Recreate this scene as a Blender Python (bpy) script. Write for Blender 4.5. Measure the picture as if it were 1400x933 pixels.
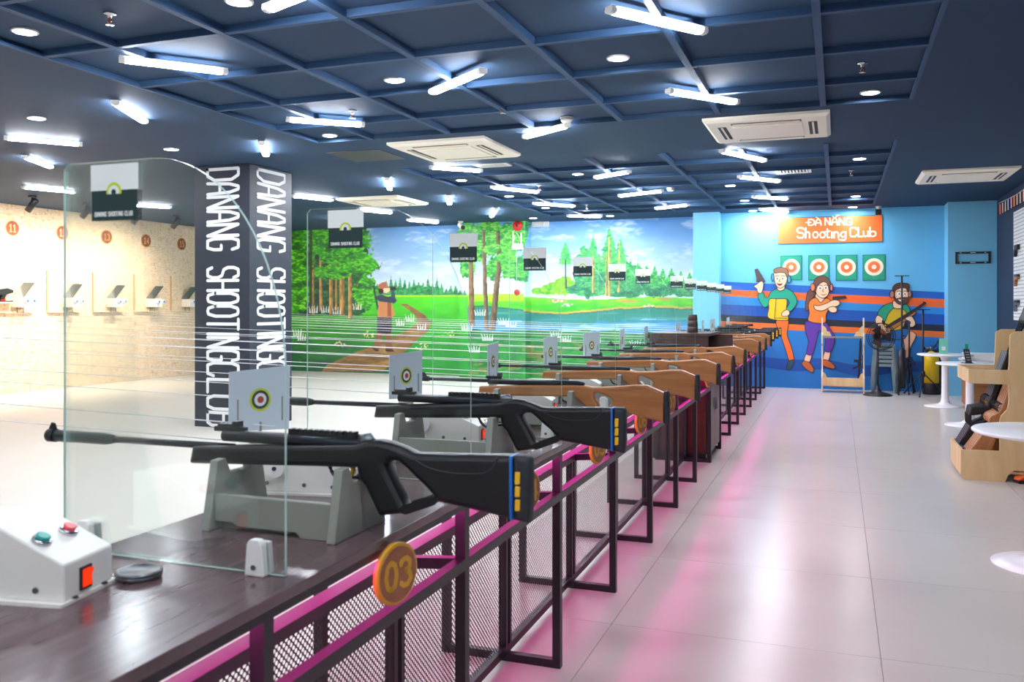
import bpy, bmesh, math, random
import numpy as np
from mathutils import Vector, Matrix
from mathutils.geometry import tessellate_polygon

for o in list(bpy.data.objects):
    bpy.data.objects.remove(o)
scene = bpy.context.scene
C = scene.collection
random.seed(7)

# ------------------------------------------------------------------ camera
H = 1.35                       # eye height in metres; many lengths below are in units of H
F = 1203.0                     # focal length in pixels of the 1400x933 frame
U0, V0 = 700.0, 418.0          # principal column, horizon row
TH = math.atan((1145 - 700) / F)
cam_d = bpy.data.cameras.new('camera')
cam = bpy.data.objects.new('camera', cam_d)
C.objects.link(cam)
cam.location = (0, 0, H)
cam.rotation_euler = (math.pi / 2, 0, TH)
cam_d.sensor_width = 36
cam_d.lens = F / 1400 * 36
cam_d.shift_y = -(466.5 - V0) / 1400
cam_d.clip_start = 0.05
cam_d.dof.use_dof = True
cam_d.dof.focus_distance = 7.0
cam_d.dof.aperture_fstop = 6.3
scene.camera = cam

world = bpy.data.worlds.new('world')
scene.world = world
world.use_nodes = True
world.node_tree.nodes['Background'].inputs[0].default_value = (0.6, 0.75, 1, 1)
world.node_tree.nodes['Background'].inputs[1].default_value = 0.05
vs = scene.view_settings
vs.view_transform = 'Standard'
vs.look = 'None'
vs.gamma = 1
vs.use_curve_mapping = False
vs.exposure = 2.3
BATTEN = 30.0                  # emission of the batten diffusers
DOWN = 60.0                    # emission of the round downlights
SPOT_W = 58.0                  # warm track spots on the board wall
LED = 9.0                      # magenta strip under the counter
scene.cycles.transparent_max_bounces = 64
scene.cycles.max_bounces = 8
scene.cycles.sample_clamp_indirect = 6

# ------------------------------------------------------------------ pixel helpers
CT, ST = math.cos(TH), math.sin(TH)
def ray(u, v):
    a = (u - U0) / F
    return Vector((CT * a - ST, ST * a + CT, (V0 - v) / F))
EYE = Vector((0, 0, H))
def onX(u, v, X):
    d = ray(u, v); return EYE + d * (X / d.x)
def onY(u, v, Y):
    d = ray(u, v); return EYE + d * (Y / d.y)
def onZ(u, v, Z):
    d = ray(u, v); return EYE + d * ((Z - H) / d.z)
def proj(X, Y, Z):                                   # arrays of points -> photo pixels
    fw = -ST * X + CT * Y
    return U0 + F * (CT * X + ST * Y) / fw, V0 - F * (Z - H) / fw

# ------------------------------------------------------------------ materials
def lin(c):
    c = c / 255.0
    return c / 12.92 if c <= 0.04045 else ((c + 0.055) / 1.055) ** 2.4
def rgb(c):
    return (lin(c[0]), lin(c[1]), lin(c[2]), 1)
MATS = {}
def mat(name, col, rough=0.5, metal=0.0, noise=0.0, nscale=8.0, bump=0.0, spec=0.5, coat=0.0, stretch=(1, 1, 1)):
    if name in MATS:
        return MATS[name]
    m = bpy.data.materials.new(name)
    m.use_nodes = True
    nt = m.node_tree
    b = nt.nodes['Principled BSDF']
    b.inputs['Base Color'].default_value = rgb(col)
    b.inputs['Roughness'].default_value = rough
    b.inputs['Metallic'].default_value = metal
    b.inputs['Specular IOR Level'].default_value = spec
    b.inputs['Coat Weight'].default_value = coat
    if noise > 0 or bump > 0:
        tc = nt.nodes.new('ShaderNodeTexCoord')
        mp = nt.nodes.new('ShaderNodeMapping')
        mp.inputs['Scale'].default_value = stretch
        nt.links.new(tc.outputs['Object'], mp.inputs[0])
        n = nt.nodes.new('ShaderNodeTexNoise')
        n.inputs['Scale'].default_value = nscale
        n.inputs['Detail'].default_value = 6
        nt.links.new(mp.outputs[0], n.inputs['Vector'])
        if noise > 0:
            mx = nt.nodes.new('ShaderNodeMix')
            mx.data_type = 'RGBA'
            lo = tuple(max(0, c * (1 - noise)) for c in rgb(col)[:3]) + (1,)
            hi = tuple(min(1, c * (1 + noise)) for c in rgb(col)[:3]) + (1,)
            mx.inputs[6].default_value = lo
            mx.inputs[7].default_value = hi
            nt.links.new(n.outputs['Fac'], mx.inputs[0])
            nt.links.new(mx.outputs[2], b.inputs['Base Color'])
        if bump > 0:
            bp = nt.nodes.new('ShaderNodeBump')
            bp.inputs['Strength'].default_value = bump
            bp.inputs['Distance'].default_value = 0.01
            nt.links.new(n.outputs['Fac'], bp.inputs['Height'])
            nt.links.new(bp.outputs[0], b.inputs['Normal'])
    MATS[name] = m
    return m
def emit(name, col, strength):
    if name in MATS:
        return MATS[name]
    m = bpy.data.materials.new(name)
    m.use_nodes = True
    nt = m.node_tree
    nt.nodes.clear()
    out = nt.nodes.new('ShaderNodeOutputMaterial')
    e = nt.nodes.new('ShaderNodeEmission')
    e.inputs[0].default_value = rgb(col)
    e.inputs[1].default_value = strength
    nt.links.new(e.outputs[0], out.inputs[0])
    MATS[name] = m
    return m
def glass_mat(name, tint, refl):
    m = bpy.data.materials.new(name)
    m.use_nodes = True
    nt = m.node_tree
    nt.nodes.clear()
    out = nt.nodes.new('ShaderNodeOutputMaterial')
    tr = nt.nodes.new('ShaderNodeBsdfTransparent')
    tr.inputs[0].default_value = tint
    gl = nt.nodes.new('ShaderNodeBsdfGlossy')
    gl.inputs['Roughness'].default_value = 0.02
    gl.inputs[0].default_value = (0.9, 1, 0.97, 1)
    fr = nt.nodes.new('ShaderNodeFresnel')
    fr.inputs[0].default_value = 1.45
    mul = nt.nodes.new('ShaderNodeMath')
    mul.operation = 'MULTIPLY'
    mul.inputs[1].default_value = refl
    nt.links.new(fr.outputs[0], mul.inputs[0])
    mx = nt.nodes.new('ShaderNodeMixShader')
    nt.links.new(mul.outputs[0], mx.inputs[0])
    nt.links.new(tr.outputs[0], mx.inputs[1])
    nt.links.new(gl.outputs[0], mx.inputs[2])
    nt.links.new(mx.outputs[0], out.inputs[0])
    MATS[name] = m
    return m
def mesh_panel_mat():
    m = bpy.data.materials.new('perforated_sheet')
    m.use_nodes = True
    nt = m.node_tree
    b = nt.nodes['Principled BSDF']
    b.inputs['Base Color'].default_value = rgb((38, 38, 42))
    b.inputs['Roughness'].default_value = 0.45
    out = nt.nodes['Material Output']
    tc = nt.nodes.new('ShaderNodeTexCoord')
    sp = nt.nodes.new('ShaderNodeSeparateXYZ')
    nt.links.new(tc.outputs['Object'], sp.inputs[0])
    cb = nt.nodes.new('ShaderNodeCombineXYZ')
    nt.links.new(sp.outputs[1], cb.inputs[0])
    nt.links.new(sp.outputs[2], cb.inputs[1])
    mp = nt.nodes.new('ShaderNodeMapping')
    mp.inputs['Rotation'].default_value = (0, 0, math.pi / 4)
    mp.inputs['Scale'].default_value = (1, 1, 1)
    nt.links.new(cb.outputs[0], mp.inputs[0])
    vo = nt.nodes.new('ShaderNodeTexVoronoi')
    vo.voronoi_dimensions = '2D'
    vo.inputs['Scale'].default_value = 1 / 0.0135
    vo.inputs['Randomness'].default_value = 0
    nt.links.new(mp.outputs[0], vo.inputs['Vector'])
    lt = nt.nodes.new('ShaderNodeMath')
    lt.operation = 'LESS_THAN'
    lt.inputs[1].default_value = 0.38
    nt.links.new(vo.outputs['Distance'], lt.inputs[0])
    tr = nt.nodes.new('ShaderNodeBsdfTransparent')
    mx = nt.nodes.new('ShaderNodeMixShader')
    nt.links.new(lt.outputs[0], mx.inputs[0])
    nt.links.new(b.outputs[0], mx.inputs[1])
    nt.links.new(tr.outputs[0], mx.inputs[2])
    nt.links.new(mx.outputs[0], out.inputs[0])
    MATS['perforated_sheet'] = m
    return m
def osb_mat():
    m = bpy.data.materials.new('strand_board')
    m.use_nodes = True
    nt = m.node_tree
    b = nt.nodes['Principled BSDF']
    b.inputs['Roughness'].default_value = 0.75
    tc = nt.nodes.new('ShaderNodeTexCoord')
    cols = []
    for (sy, sz, rot, sc) in ((1, 3.5, 0.5, 16), (1, 3.5, -0.7, 19), (3.2, 1, 0.2, 14)):
        mp = nt.nodes.new('ShaderNodeMapping')
        mp.inputs['Rotation'].default_value = (rot, 0, 0)
        mp.inputs['Scale'].default_value = (1, sy, sz)
        nt.links.new(tc.outputs['Object'], mp.inputs[0])
        vo = nt.nodes.new('ShaderNodeTexVoronoi')
        vo.inputs['Scale'].default_value = sc
        nt.links.new(mp.outputs[0], vo.inputs['Vector'])
        sx = nt.nodes.new('ShaderNodeSeparateColor')
        nt.links.new(vo.outputs['Color'], sx.inputs[0])
        cols.append(sx.outputs[0])
    mn = nt.nodes.new('ShaderNodeMath')
    mn.operation = 'MINIMUM'
    nt.links.new(cols[0], mn.inputs[0])
    nt.links.new(cols[1], mn.inputs[1])
    mn2 = nt.nodes.new('ShaderNodeMath')
    mn2.operation = 'MULTIPLY_ADD'
    mn2.inputs[1].default_value = 0.4
    nt.links.new(cols[2], mn2.inputs[0])
    nt.links.new(mn.outputs[0], mn2.inputs[2])
    rp = nt.nodes.new('ShaderNodeValToRGB')
    e = rp.color_ramp.elements
    e[0].position = 0.0; e[0].color = rgb((176, 138, 100))
    e[1].position = 0.16; e[1].color = rgb((210, 180, 146))
    x = e.new(0.45); x.color = rgb((222, 196, 164))
    x = e.new(0.9); x.color = rgb((230, 208, 180))
    nt.links.new(mn2.outputs[0], rp.inputs[0])
    nt.links.new(rp.outputs[0], b.inputs['Base Color'])
    MATS['strand_board'] = m
    return m
def wood_mat(name, c1, c2, scale=3.0, rough=0.45, stretch=(1, 1, 14)):
    m = bpy.data.materials.new(name)
    m.use_nodes = True
    nt = m.node_tree
    b = nt.nodes['Principled BSDF']
    b.inputs['Roughness'].default_value = rough
    tc = nt.nodes.new('ShaderNodeTexCoord')
    mp = nt.nodes.new('ShaderNodeMapping')
    mp.inputs['Scale'].default_value = stretch
    nt.links.new(tc.outputs['Object'], mp.inputs[0])
    n = nt.nodes.new('ShaderNodeTexNoise')
    n.inputs['Scale'].default_value = scale
    n.inputs['Detail'].default_value = 7
    n.inputs['Distortion'].default_value = 0.8
    nt.links.new(mp.outputs[0], n.inputs['Vector'])
    rp = nt.nodes.new('ShaderNodeValToRGB')
    rp.color_ramp.elements[0].position = 0.3
    rp.color_ramp.elements[0].color = rgb(c1)
    rp.color_ramp.elements[1].position = 0.7
    rp.color_ramp.elements[1].color = rgb(c2)
    nt.links.new(n.outputs['Fac'], rp.inputs[0])
    nt.links.new(rp.outputs[0], b.inputs['Base Color'])
    MATS[name] = m
    return m

M_navy = mat('navy_paint', (52, 75, 102), 0.7, noise=0.10, nscale=1.5, spec=0.12)
M_navy2 = mat('navy_batten_paint', (52, 82, 118), 0.6, noise=0.06, nscale=3, spec=0.2)
M_dnavy = mat('dark_navy_paint', (22, 42, 72), 0.6, noise=0.08, nscale=2)
M_column = mat('column_paint', (28, 36, 54), 0.45, noise=0.12, nscale=2)
M_white = mat('white_paint', (235, 235, 232), 0.4)
M_letter = mat('white_letter_paint', (240, 242, 242), 0.5)
M_black = mat('black_steel', (34, 32, 38), 0.4, noise=0.1, nscale=20)
M_grey_steel = mat('grey_steel', (120, 124, 130), 0.3, metal=0.9)
M_plastic_b = mat('black_polymer', (16, 18, 23), 0.42, bump=0.06, nscale=160)
M_barrel = mat('blued_steel', (42, 48, 56), 0.3, metal=0.5)
M_barrel_g = mat('matte_brake', (40, 52, 50), 0.45)
M_blue = mat('blue_spacer', (30, 110, 200), 0.4)
M_yellow = mat('yellow_rubber', (240, 185, 30), 0.45)
M_gold = mat('gold_trigger', (220, 165, 40), 0.3, metal=0.6)
M_rubber = mat('black_rubber', (36, 38, 46), 0.6)
M_wood_stock = wood_mat('walnut_stock', (158, 100, 54), (184, 124, 74), 5, 0.38, (0.8, 4, 9))
M_pvc = mat('grey_green_board', (140, 143, 134), 0.5, noise=0.06, nscale=6)
M_desk = wood_mat('dark_walnut_top', (82, 62, 64), (112, 90, 94), 3, 0.18, (8, 1.2, 1))
M_cab = wood_mat('dark_cabinet_wood', (58, 40, 38), (84, 60, 56), 3, 0.35, (1, 1, 6))
M_cabdoor = wood_mat('reddish_cabinet_door', (74, 34, 26), (104, 52, 40), 3, 0.35, (6, 6, 1))
M_ply = wood_mat('pale_plywood', (214, 178, 124), (232, 202, 152), 4, 0.45, (2, 2, 0.5))
M_plyedge = mat('plywood_edge', (232, 212, 170), 0.5)
M_box = mat('white_enamel', (236, 234, 228), 0.35)
M_green_btn = mat('green_button', (20, 160, 150), 0.35)
M_red_btn = mat('red_button', (225, 70, 80), 0.35)
M_red = mat('red_paint', (205, 35, 40), 0.35)
M_rocker = emit('lit_red_rocker', (255, 60, 25), 0.22)
M_card = mat('target_paper', (204, 218, 230), 0.6, noise=0.04, nscale=12)
M_ring_y = mat('ring_yellow_green', (196, 214, 40), 0.6)
M_ring_k = mat('ring_dark', (36, 52, 62), 0.6)
M_ring_w = mat('ring_white', (235, 238, 240), 0.6)
M_ring_r = mat('ring_red', (190, 60, 60), 0.6)
M_sticker_g = mat('sticker_dark_green', (18, 52, 52), 0.5)
M_sticker_w = mat('sticker_white', (232, 240, 236), 0.5)
M_disc = wood_mat('disc_brown', (150, 92, 62), (168, 106, 74), 5, 0.45, (1, 1, 5))
M_disc_rim = mat('disc_gold', (214, 160, 40), 0.35)
M_wall_no = mat('number_red', (128, 20, 16), 0.5)
M_wire = mat('white_line', (232, 234, 236), 0.5)
M_edge = mat('glass_edge', (205, 236, 226), 0.15)
M_glass = glass_mat('clear_glass', (0.985, 0.996, 0.991, 1), 0.5)
M_perf = mesh_panel_mat()
M_osb = osb_mat()
M_tile = mat('polished_tile', (202, 197, 190), 0.22, noise=0.035, nscale=2.5, spec=0.08)
M_grout = mat('tile_grout', (120, 114, 108), 0.6)
M_range = mat('range_floor_paint', (206, 201, 192), 0.5, noise=0.05, nscale=2.2)
M_batten = emit('batten_diffuser', (243, 247, 255), BATTEN)
M_down = emit('downlight_diffuser', (243, 247, 255), DOWN)
M_led = emit('magenta_led', (255, 40, 180), LED)
M_ac = mat('cassette_cream', (246, 240, 222), 0.45)
M_dark = mat('dark_slot', (30, 34, 42), 0.6)
M_sky = mat('sky_blue_wall', (100, 184, 228), 0.55, noise=0.05, nscale=1.5)
M_sky2 = mat('pillar_blue', (116, 194, 232), 0.55, noise=0.04, nscale=1.5)
M_stool = mat('grey_plastic', (132, 152, 156), 0.45)
M_cyl = mat('yellow_cylinder', (238, 196, 24), 0.3)
M_orange = mat('orange_paint', (246, 110, 44), 0.5, noise=0.05, nscale=3)
M_teal = mat('teal_green_paint', (22, 158, 122), 0.5)
M_teal_d = mat('dark_teal_paint', (14, 112, 104), 0.5)
M_cream = mat('cream_paint', (250, 232, 208), 0.5)
M_peg = mat('pegboard_white', (224, 228, 230), 0.5)
M_chrome = mat('chrome', (200, 200, 204), 0.12, metal=1.0)
M_mirror = mat('steel_plate', (150, 152, 150), 0.25, metal=0.8)
M_mint = mat('mint_print', (128, 214, 192), 0.4)
M_tablew = mat('white_laminate', (240, 240, 242), 0.25)

# ------------------------------------------------------------------ mesh builder
class MB:
    def __init__(s):
        s.v = []; s.f = []; s.m = []; s.sm = []
    def add(s, vs_, fs, mi=0, smooth=False):
        n = len(s.v)
        s.v += [tuple(p) for p in vs_]
        for f in fs:
            s.f.append(tuple(n + i for i in f)); s.m.append(mi); s.sm.append(smooth)
        return s
    def box(s, x0, x1, y0, y1, z0, z1, mi=0):
        vs_ = [(x0, y0, z0), (x1, y0, z0), (x1, y1, z0), (x0, y1, z0), (x0, y0, z1), (x1, y0, z1), (x1, y1, z1), (x0, y1, z1)]
        return s.add(vs_, [(0, 3, 2, 1), (4, 5, 6, 7), (0, 1, 5, 4), (1, 2, 6, 5), (2, 3, 7, 6), (3, 0, 4, 7)], mi)
    def bar(s, p, q, w, h, mi=0, up=(0, 0, 1)):       # rectangular bar from p to q
        p = Vector(p); q = Vector(q); d = (q - p).normalized()
        up = Vector(up)
        if abs(d.dot(up)) > 0.98: up = Vector((0, 1, 0))
        r = d.cross(up).normalized(); u = r.cross(d).normalized()
        vs_ = []
        for c in (p, q):
            for (a, b) in ((-1, -1), (1, -1), (1, 1), (-1, 1)):
                vs_.append(c + r * (a * w / 2) + u * (b * h / 2))
        return s.add(vs_, [(0, 1, 2, 3), (7, 6, 5, 4), (0, 4, 5, 1), (1, 5, 6, 2), (2, 6, 7, 3), (3, 7, 4, 0)], mi)
    def tube(s, pts, rad, n=10, mi=0, cap=True):      # round tube along points; rad number or list
        pts = [Vector(p) for p in pts]
        rads = rad if isinstance(rad, (list, tuple)) else [rad] * len(pts)
        vs_ = []
        for i, p in enumerate(pts):
            d = (pts[min(i + 1, len(pts) - 1)] - pts[max(i - 1, 0)])
            if d.length < 1e-9: d = Vector((0, 0, 1))
            d.normalize()
            up = Vector((0, 0, 1)) if abs(d.z) < 0.9 else Vector((0, 1, 0))
            r = d.cross(up).normalized(); u = r.cross(d)
            for k in range(n):
                a = 2 * math.pi * k / n
                vs_.append(p + (r * math.cos(a) + u * math.sin(a)) * rads[i])
        fs = []
        for i in range(len(pts) - 1):
            for k in range(n):
                k2 = (k + 1) % n
                fs.append((i * n + k, i * n + k2, (i + 1) * n + k2, (i + 1) * n + k))
        s.add(vs_, fs, mi, True)
        if cap:
            nb = len(s.v) - len(vs_)
            s.f.append(tuple(nb + k for k in reversed(range(n)))); s.m.append(mi); s.sm.append(False)
            s.f.append(tuple(nb + (len(pts) - 1) * n + k for k in range(n))); s.m.append(mi); s.sm.append(False)
        return s
    def lathe(s, prof, c=(0, 0, 0), n=24, mi=0, axis='z'):   # prof: (radius, height)
        vs_ = []
        for (r, h) in prof:
            for k in range(n):
                a = 2 * math.pi * k / n
                x, y = r * math.cos(a), r * math.sin(a)
                if axis == 'z': vs_.append((c[0] + x, c[1] + y, c[2] + h))
                elif axis == 'x': vs_.append((c[0] + h, c[1] + x, c[2] + y))
                else: vs_.append((c[0] + x, c[1] - h, c[2] + y))
        fs = []
        for i in range(len(prof) - 1):
            for k in range(n):
                k2 = (k + 1) % n
                fs.append((i * n + k, i * n + k2, (i + 1) * n + k2, (i + 1) * n + k))
        s.add(vs_, fs, mi, True)
        nb = len(s.v) - len(vs_)
        if prof[0][0] > 1e-6:
            s.f.append(tuple(nb + k for k in reversed(range(n)))); s.m.append(mi); s.sm.append(False)
        if prof[-1][0] > 1e-6:
            s.f.append(tuple(nb + (len(prof) - 1) * n + k for k in range(n))); s.m.append(mi); s.sm.append(False)
        return s
    def prism(s, poly, a0, a1, axis='y', mi=0):       # polygon (2D) extruded along axis
        def P(p, t):
            if axis == 'y': return (p[0], t, p[1])
            if axis == 'x': return (t, p[0], p[1])
            return (p[0], p[1], t)
        n = len(poly)
        vs_ = [P(p, a0) for p in poly] + [P(p, a1) for p in poly]
        tris = tessellate_polygon([[Vector((p[0], p[1], 0)) for p in poly]])
        fs = [tuple(t) for t in tris] + [tuple(n + i for i in reversed(t)) for t in tris]
        fs += [(i, (i + 1) % n, n + (i + 1) % n, n + i) for i in range(n)]
        return s.add(vs_, fs, mi)
    def mesh(s, name, mats):
        me = bpy.data.meshes.new(name)
        me.from_pydata(s.v, [], s.f)
        for m in (mats if isinstance(mats, (list, tuple)) else [mats]):
            me.materials.append(m)
        me.polygons.foreach_set('material_index', s.m)
        me.polygons.foreach_set('use_smooth', s.sm)
        bm = bmesh.new(); bm.from_mesh(me)
        bmesh.ops.recalc_face_normals(bm, faces=bm.faces)
        bm.to_mesh(me); bm.free()
        me.update()
        return me
    def build(s, name, mats, parent=None, loc=None):
        o = bpy.data.objects.new(name, s.mesh(name, mats))
        C.objects.link(o)
        if loc: o.location = loc
        if parent: o.parent = parent
        return o
def bevel(o, w=0.004, seg=2):
    m = o.modifiers.new('bevel', 'BEVEL'); m.width = w; m.segments = seg; m.limit_method = 'ANGLE'
    return o
def empty(name, loc=(0, 0, 0), rz=0.0, label=None, cat=None, group=None):
    o = bpy.data.objects.new(name, None)
    o.empty_display_size = 0.05
    C.objects.link(o)
    o.location = loc; o.rotation_euler = (0, 0, rz)
    tag(o, label, cat, group)
    return o
def tag(o, label=None, cat=None, group=None, kind=None):
    if label: o['label'] = label
    if cat: o['category'] = cat
    if group: o['group'] = group
    if kind: o['kind'] = kind
    return o
def copy_tree(o, parent=None):
    kids = [c for c in C.objects if c.parent == o] if False else list(o.children)
    c = o.copy(); C.objects.link(c); c.parent = parent
    for ch in kids: copy_tree(ch, c)
    return c
def smooth(pts, n=4, closed=True):                    # Catmull-Rom resample of a 2D outline
    out = []; N = len(pts)
    rng = range(N) if closed else range(N - 1)
    for i in rng:
        if closed:
            p0, p1, p2, p3 = pts[i - 1], pts[i], pts[(i + 1) % N], pts[(i + 2) % N]
        else:
            p0, p1, p2, p3 = pts[max(i - 1, 0)], pts[i], pts[i + 1], pts[min(i + 2, N - 1)]
        for k in range(n):
            t = k / n
            out.append(tuple(0.5 * ((2 * p1[j]) + (-p0[j] + p2[j]) * t + (2 * p0[j] - 5 * p1[j] + 4 * p2[j] - p3[j]) * t * t
                                    + (-p0[j] + 3 * p1[j] - 3 * p2[j] + p3[j]) * t ** 3) for j in range(2)))
    if not closed: out.append(tuple(pts[-1]))
    return out
def solid2d(name, loops, thick, bev, material, parent=None, res=2):
    """outline (+ holes) in X,Z given thickness in Y with rounded rims"""
    cu = bpy.data.curves.new(name, 'CURVE')
    cu.dimensions = '2D'; cu.fill_mode = 'BOTH'
    cu.extrude = max(thick / 2 - bev, 0.0005); cu.bevel_depth = bev; cu.bevel_resolution = res
    cu.offset = -bev
    for lp in loops:
        sp = cu.splines.new('POLY')
        sp.points.add(len(lp) - 1)
        for i, p in enumerate(lp): sp.points[i].co = (p[0], p[1], 0, 1)
        sp.use_cyclic_u = True
    t = bpy.data.objects.new(name, cu)
    C.objects.link(t)
    dg = bpy.context.evaluated_depsgraph_get()
    me = bpy.data.meshes.new_from_object(t.evaluated_get(dg))
    bpy.data.objects.remove(t); bpy.data.curves.remove(cu)
    me.name = name
    me.transform(Matrix.Rotation(math.pi / 2, 4, 'X'))
    me.materials.clear(); me.materials.append(material)
    for p in me.polygons: p.use_smooth = True
    try: me.set_sharp_from_angle(angle=math.radians(50))
    except Exception: pass
    o = bpy.data.objects.new(name, me)
    C.objects.link(o)
    if parent: o.parent = parent
    return o

# ------------------------------------------------------------------ stroke lettering
GL = {
 'D': [[(0,0),(0,1),(.6,1),(1,.78),(1,.22),(.6,0),(0,0)]],
 'A': [[(0,0),(.12,.72),(.36,1),(.64,1),(.88,.72),(1,0)],[(.06,.4),(.94,.4)]],
 'N': [[(0,0),(0,1),(1,0),(1,1)]],
 'G': [[(1,.8),(.82,1),(.18,1),(0,.8),(0,.2),(.18,0),(.82,0),(1,.2),(1,.45),(.6,.45)]],
 'S': [[(1,.85),(.8,1),(.2,1),(0,.85),(0,.66),(.2,.53),(.8,.47),(1,.34),(1,.15),(.8,0),(.2,0),(0,.15)]],
 'H': [[(0,0),(0,1)],[(1,0),(1,1)],[(0,.5),(1,.5)]],
 'O': [[(0,.25),(.2,.03),(.5,0),(.8,.03),(1,.25),(1,.75),(.8,.97),(.5,1),(.2,.97),(0,.75),(0,.25)]],
 'T': [[(0,1),(1,1)],[(.5,1),(.5,0)]],
 'I': [[(.5,0),(.5,1)]],
 'C': [[(1,.8),(.82,1),(.18,1),(0,.8),(0,.2),(.18,0),(.82,0),(1,.2)]],
 'L': [[(0,1),(0,0),(1,0)]],
 'U': [[(0,1),(0,.2),(.2,0),(.8,0),(1,.2),(1,1)]],
 'B': [[(0,0),(0,1),(.75,1),(.95,.88),(.95,.64),(.75,.52),(0,.52)],[(.75,.52),(1,.4),(1,.14),(.78,0),(0,0)]],
 'h': [[(0,0),(0,1)],[(0,.4),(.3,.6),(.7,.58),(.9,.4),(.9,0)]],
 'o': [[(0,.3),(.2,.05),(.5,0),(.8,.05),(1,.3),(.8,.55),(.5,.6),(.2,.55),(0,.3)]],
 't': [[(.4,.9),(.4,.1),(.6,0),(.9,.05)],[(0,.62),(.9,.66)]],
 'i': [[(.5,.58),(.5,0)]],
 'n': [[(.05,.6),(.05,0)],[(.05,.42),(.35,.6),(.75,.55),(.9,.35),(.9,0)]],
 'g': [[(.9,.5),(.5,.6),(.1,.45),(.05,.2),(.35,.02),(.75,.1),(.9,.3)],[(.92,.58),(.92,-.15),(.7,-.3),(.1,-.28),(-.3,-.2)]],
 'u': [[(0,.6),(.02,.15),(.3,0),(.7,.05),(.9,.25)],[(.9,.6),(.9,0)]],
 'b': [[(0,1.05),(0,0)],[(0,.15),(.4,0),(.85,.08),(1,.3),(.85,.55),(.4,.6),(0,.45)]],
 '0': [[(.5,0),(.15,.12),(0,.5),(.15,.88),(.5,1),(.85,.88),(1,.5),(.85,.12),(.5,0)]],
 '1': [[(.1,.8),(.5,1),(.5,0)],[(.15,0),(.85,0)]],
 '2': [[(0,.75),(.15,.95),(.5,1),(.85,.95),(.95,.72),(.8,.5),(0,0),(1,0)]],
 '3': [[(0,.82),(.2,.98),(.6,1),(.9,.85),(.85,.62),(.45,.53)],[(.45,.53),(.9,.42),(1,.2),(.7,.02),(.3,0),(0,.14)]],
 '4': [[(.75,0),(.75,1),(0,.3),(1,.3)]],
 '5': [[(.9,1),(.15,1),(.08,.55),(.5,.62),(.9,.5),(1,.28),(.8,.04),(.4,0),(0,.12)]],
 '6': [[(.85,.95),(.45,1),(.1,.7),(0,.3),(.2,.03),(.6,0),(.95,.15),(.95,.42),(.6,.55),(.2,.48),(.02,.3)]],
 '7': [[(0,1),(1,1),(.4,0)]],
 '8': [[(.5,.53),(.1,.7),(.15,.93),(.5,1),(.85,.93),(.9,.7),(.5,.53),(0,.3),(.1,.06),(.5,0),(.9,.06),(1,.3),(.5,.53)]],
 '9': [[(.15,.05),(.55,0),(.9,.3),(1,.7),(.8,.97),(.4,1),(.05,.85),(.05,.58),(.4,.45),(.8,.52),(.98,.7)]],
 'e': [[(0,.32),(1,.34),(.85,.55),(.5,.6),(.15,.52),(0,.3),(.15,.06),(.5,0),(.95,.1)]],
}
def ribbon(mb, O, X, Y, N, strokes, w, t=0.003, mi=0):
    cnt = 0
    """flat strokes with round joints; strokes in 2D (x,y) mapped O + X*x + Y*y, raised t along N"""
    O, X, Y, N = Vector(O), Vector(X), Vector(Y), Vector(N)
    for st in strokes:
        P = [O + X * p[0] + Y * p[1] for p in st]
        for i in range(len(P) - 1):
            d = P[i + 1] - P[i]
            if d.length < 1e-9: continue
            s = d.normalized().cross(N).normalized() * (w / 2)
            q = [P[i] - s, P[i] + s, P[i + 1] + s, P[i + 1] - s]
            cnt += 1
            mb.add([a + N * (t * (1 + 0.12 * (cnt % 2))) for a in q] + q, [(0, 1, 2, 3), (0, 4, 5, 1), (2, 6, 7, 3), (1, 5, 6, 2), (3, 7, 4, 0)], mi)
        for p in P:
            ex, ey = X.normalized(), Y.normalized()
            ring = [p + (ex * math.cos(k * math.pi / 4) + ey * math.sin(k * math.pi / 4)) * (w / 2) + N * t for k in range(8)]
            ring = [q + N * (t * 0.25) for q in ring]
            mb.add(ring, [tuple(range(8))], mi)
def text_strokes(txt, adv, cw, special=None):
    out = []; x = 0
    for ch in txt:
        if ch == ' ':
            x += adv * 0.75; continue
        a = adv * (0.45 if ch in 'Ii' else 1.0); c = cw * (0.45 if ch in 'Ii' else 1.0)
        for st in GL[ch]: out.append([(x + p[0] * c, p[1]) for p in st])
        x += a
    return out, x
ORD = ['first', 'second', 'third', 'fourth', 'fifth', 'sixth', 'seventh', 'eighth', 'ninth', 'tenth', 'eleventh', 'twelfth', 'thirteenth', 'fourteenth', 'fifteenth']

# ================================================================== the room
XL, XR = -8.8 * H, 1.65 * H
YF, YB = -3.2 * H, 11.5 * H            # behind the camera / forest wall
YS = 11.2 * H                          # wall with the painted shooters
ZC = 2.15 * H
REC = 0.042                             # depth of the ceiling coffers
def struct(name, mb, m, label=None):
    o = mb.build(name, m); o['kind'] = 'structure'
    if label: o['label'] = label
    return o

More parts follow.
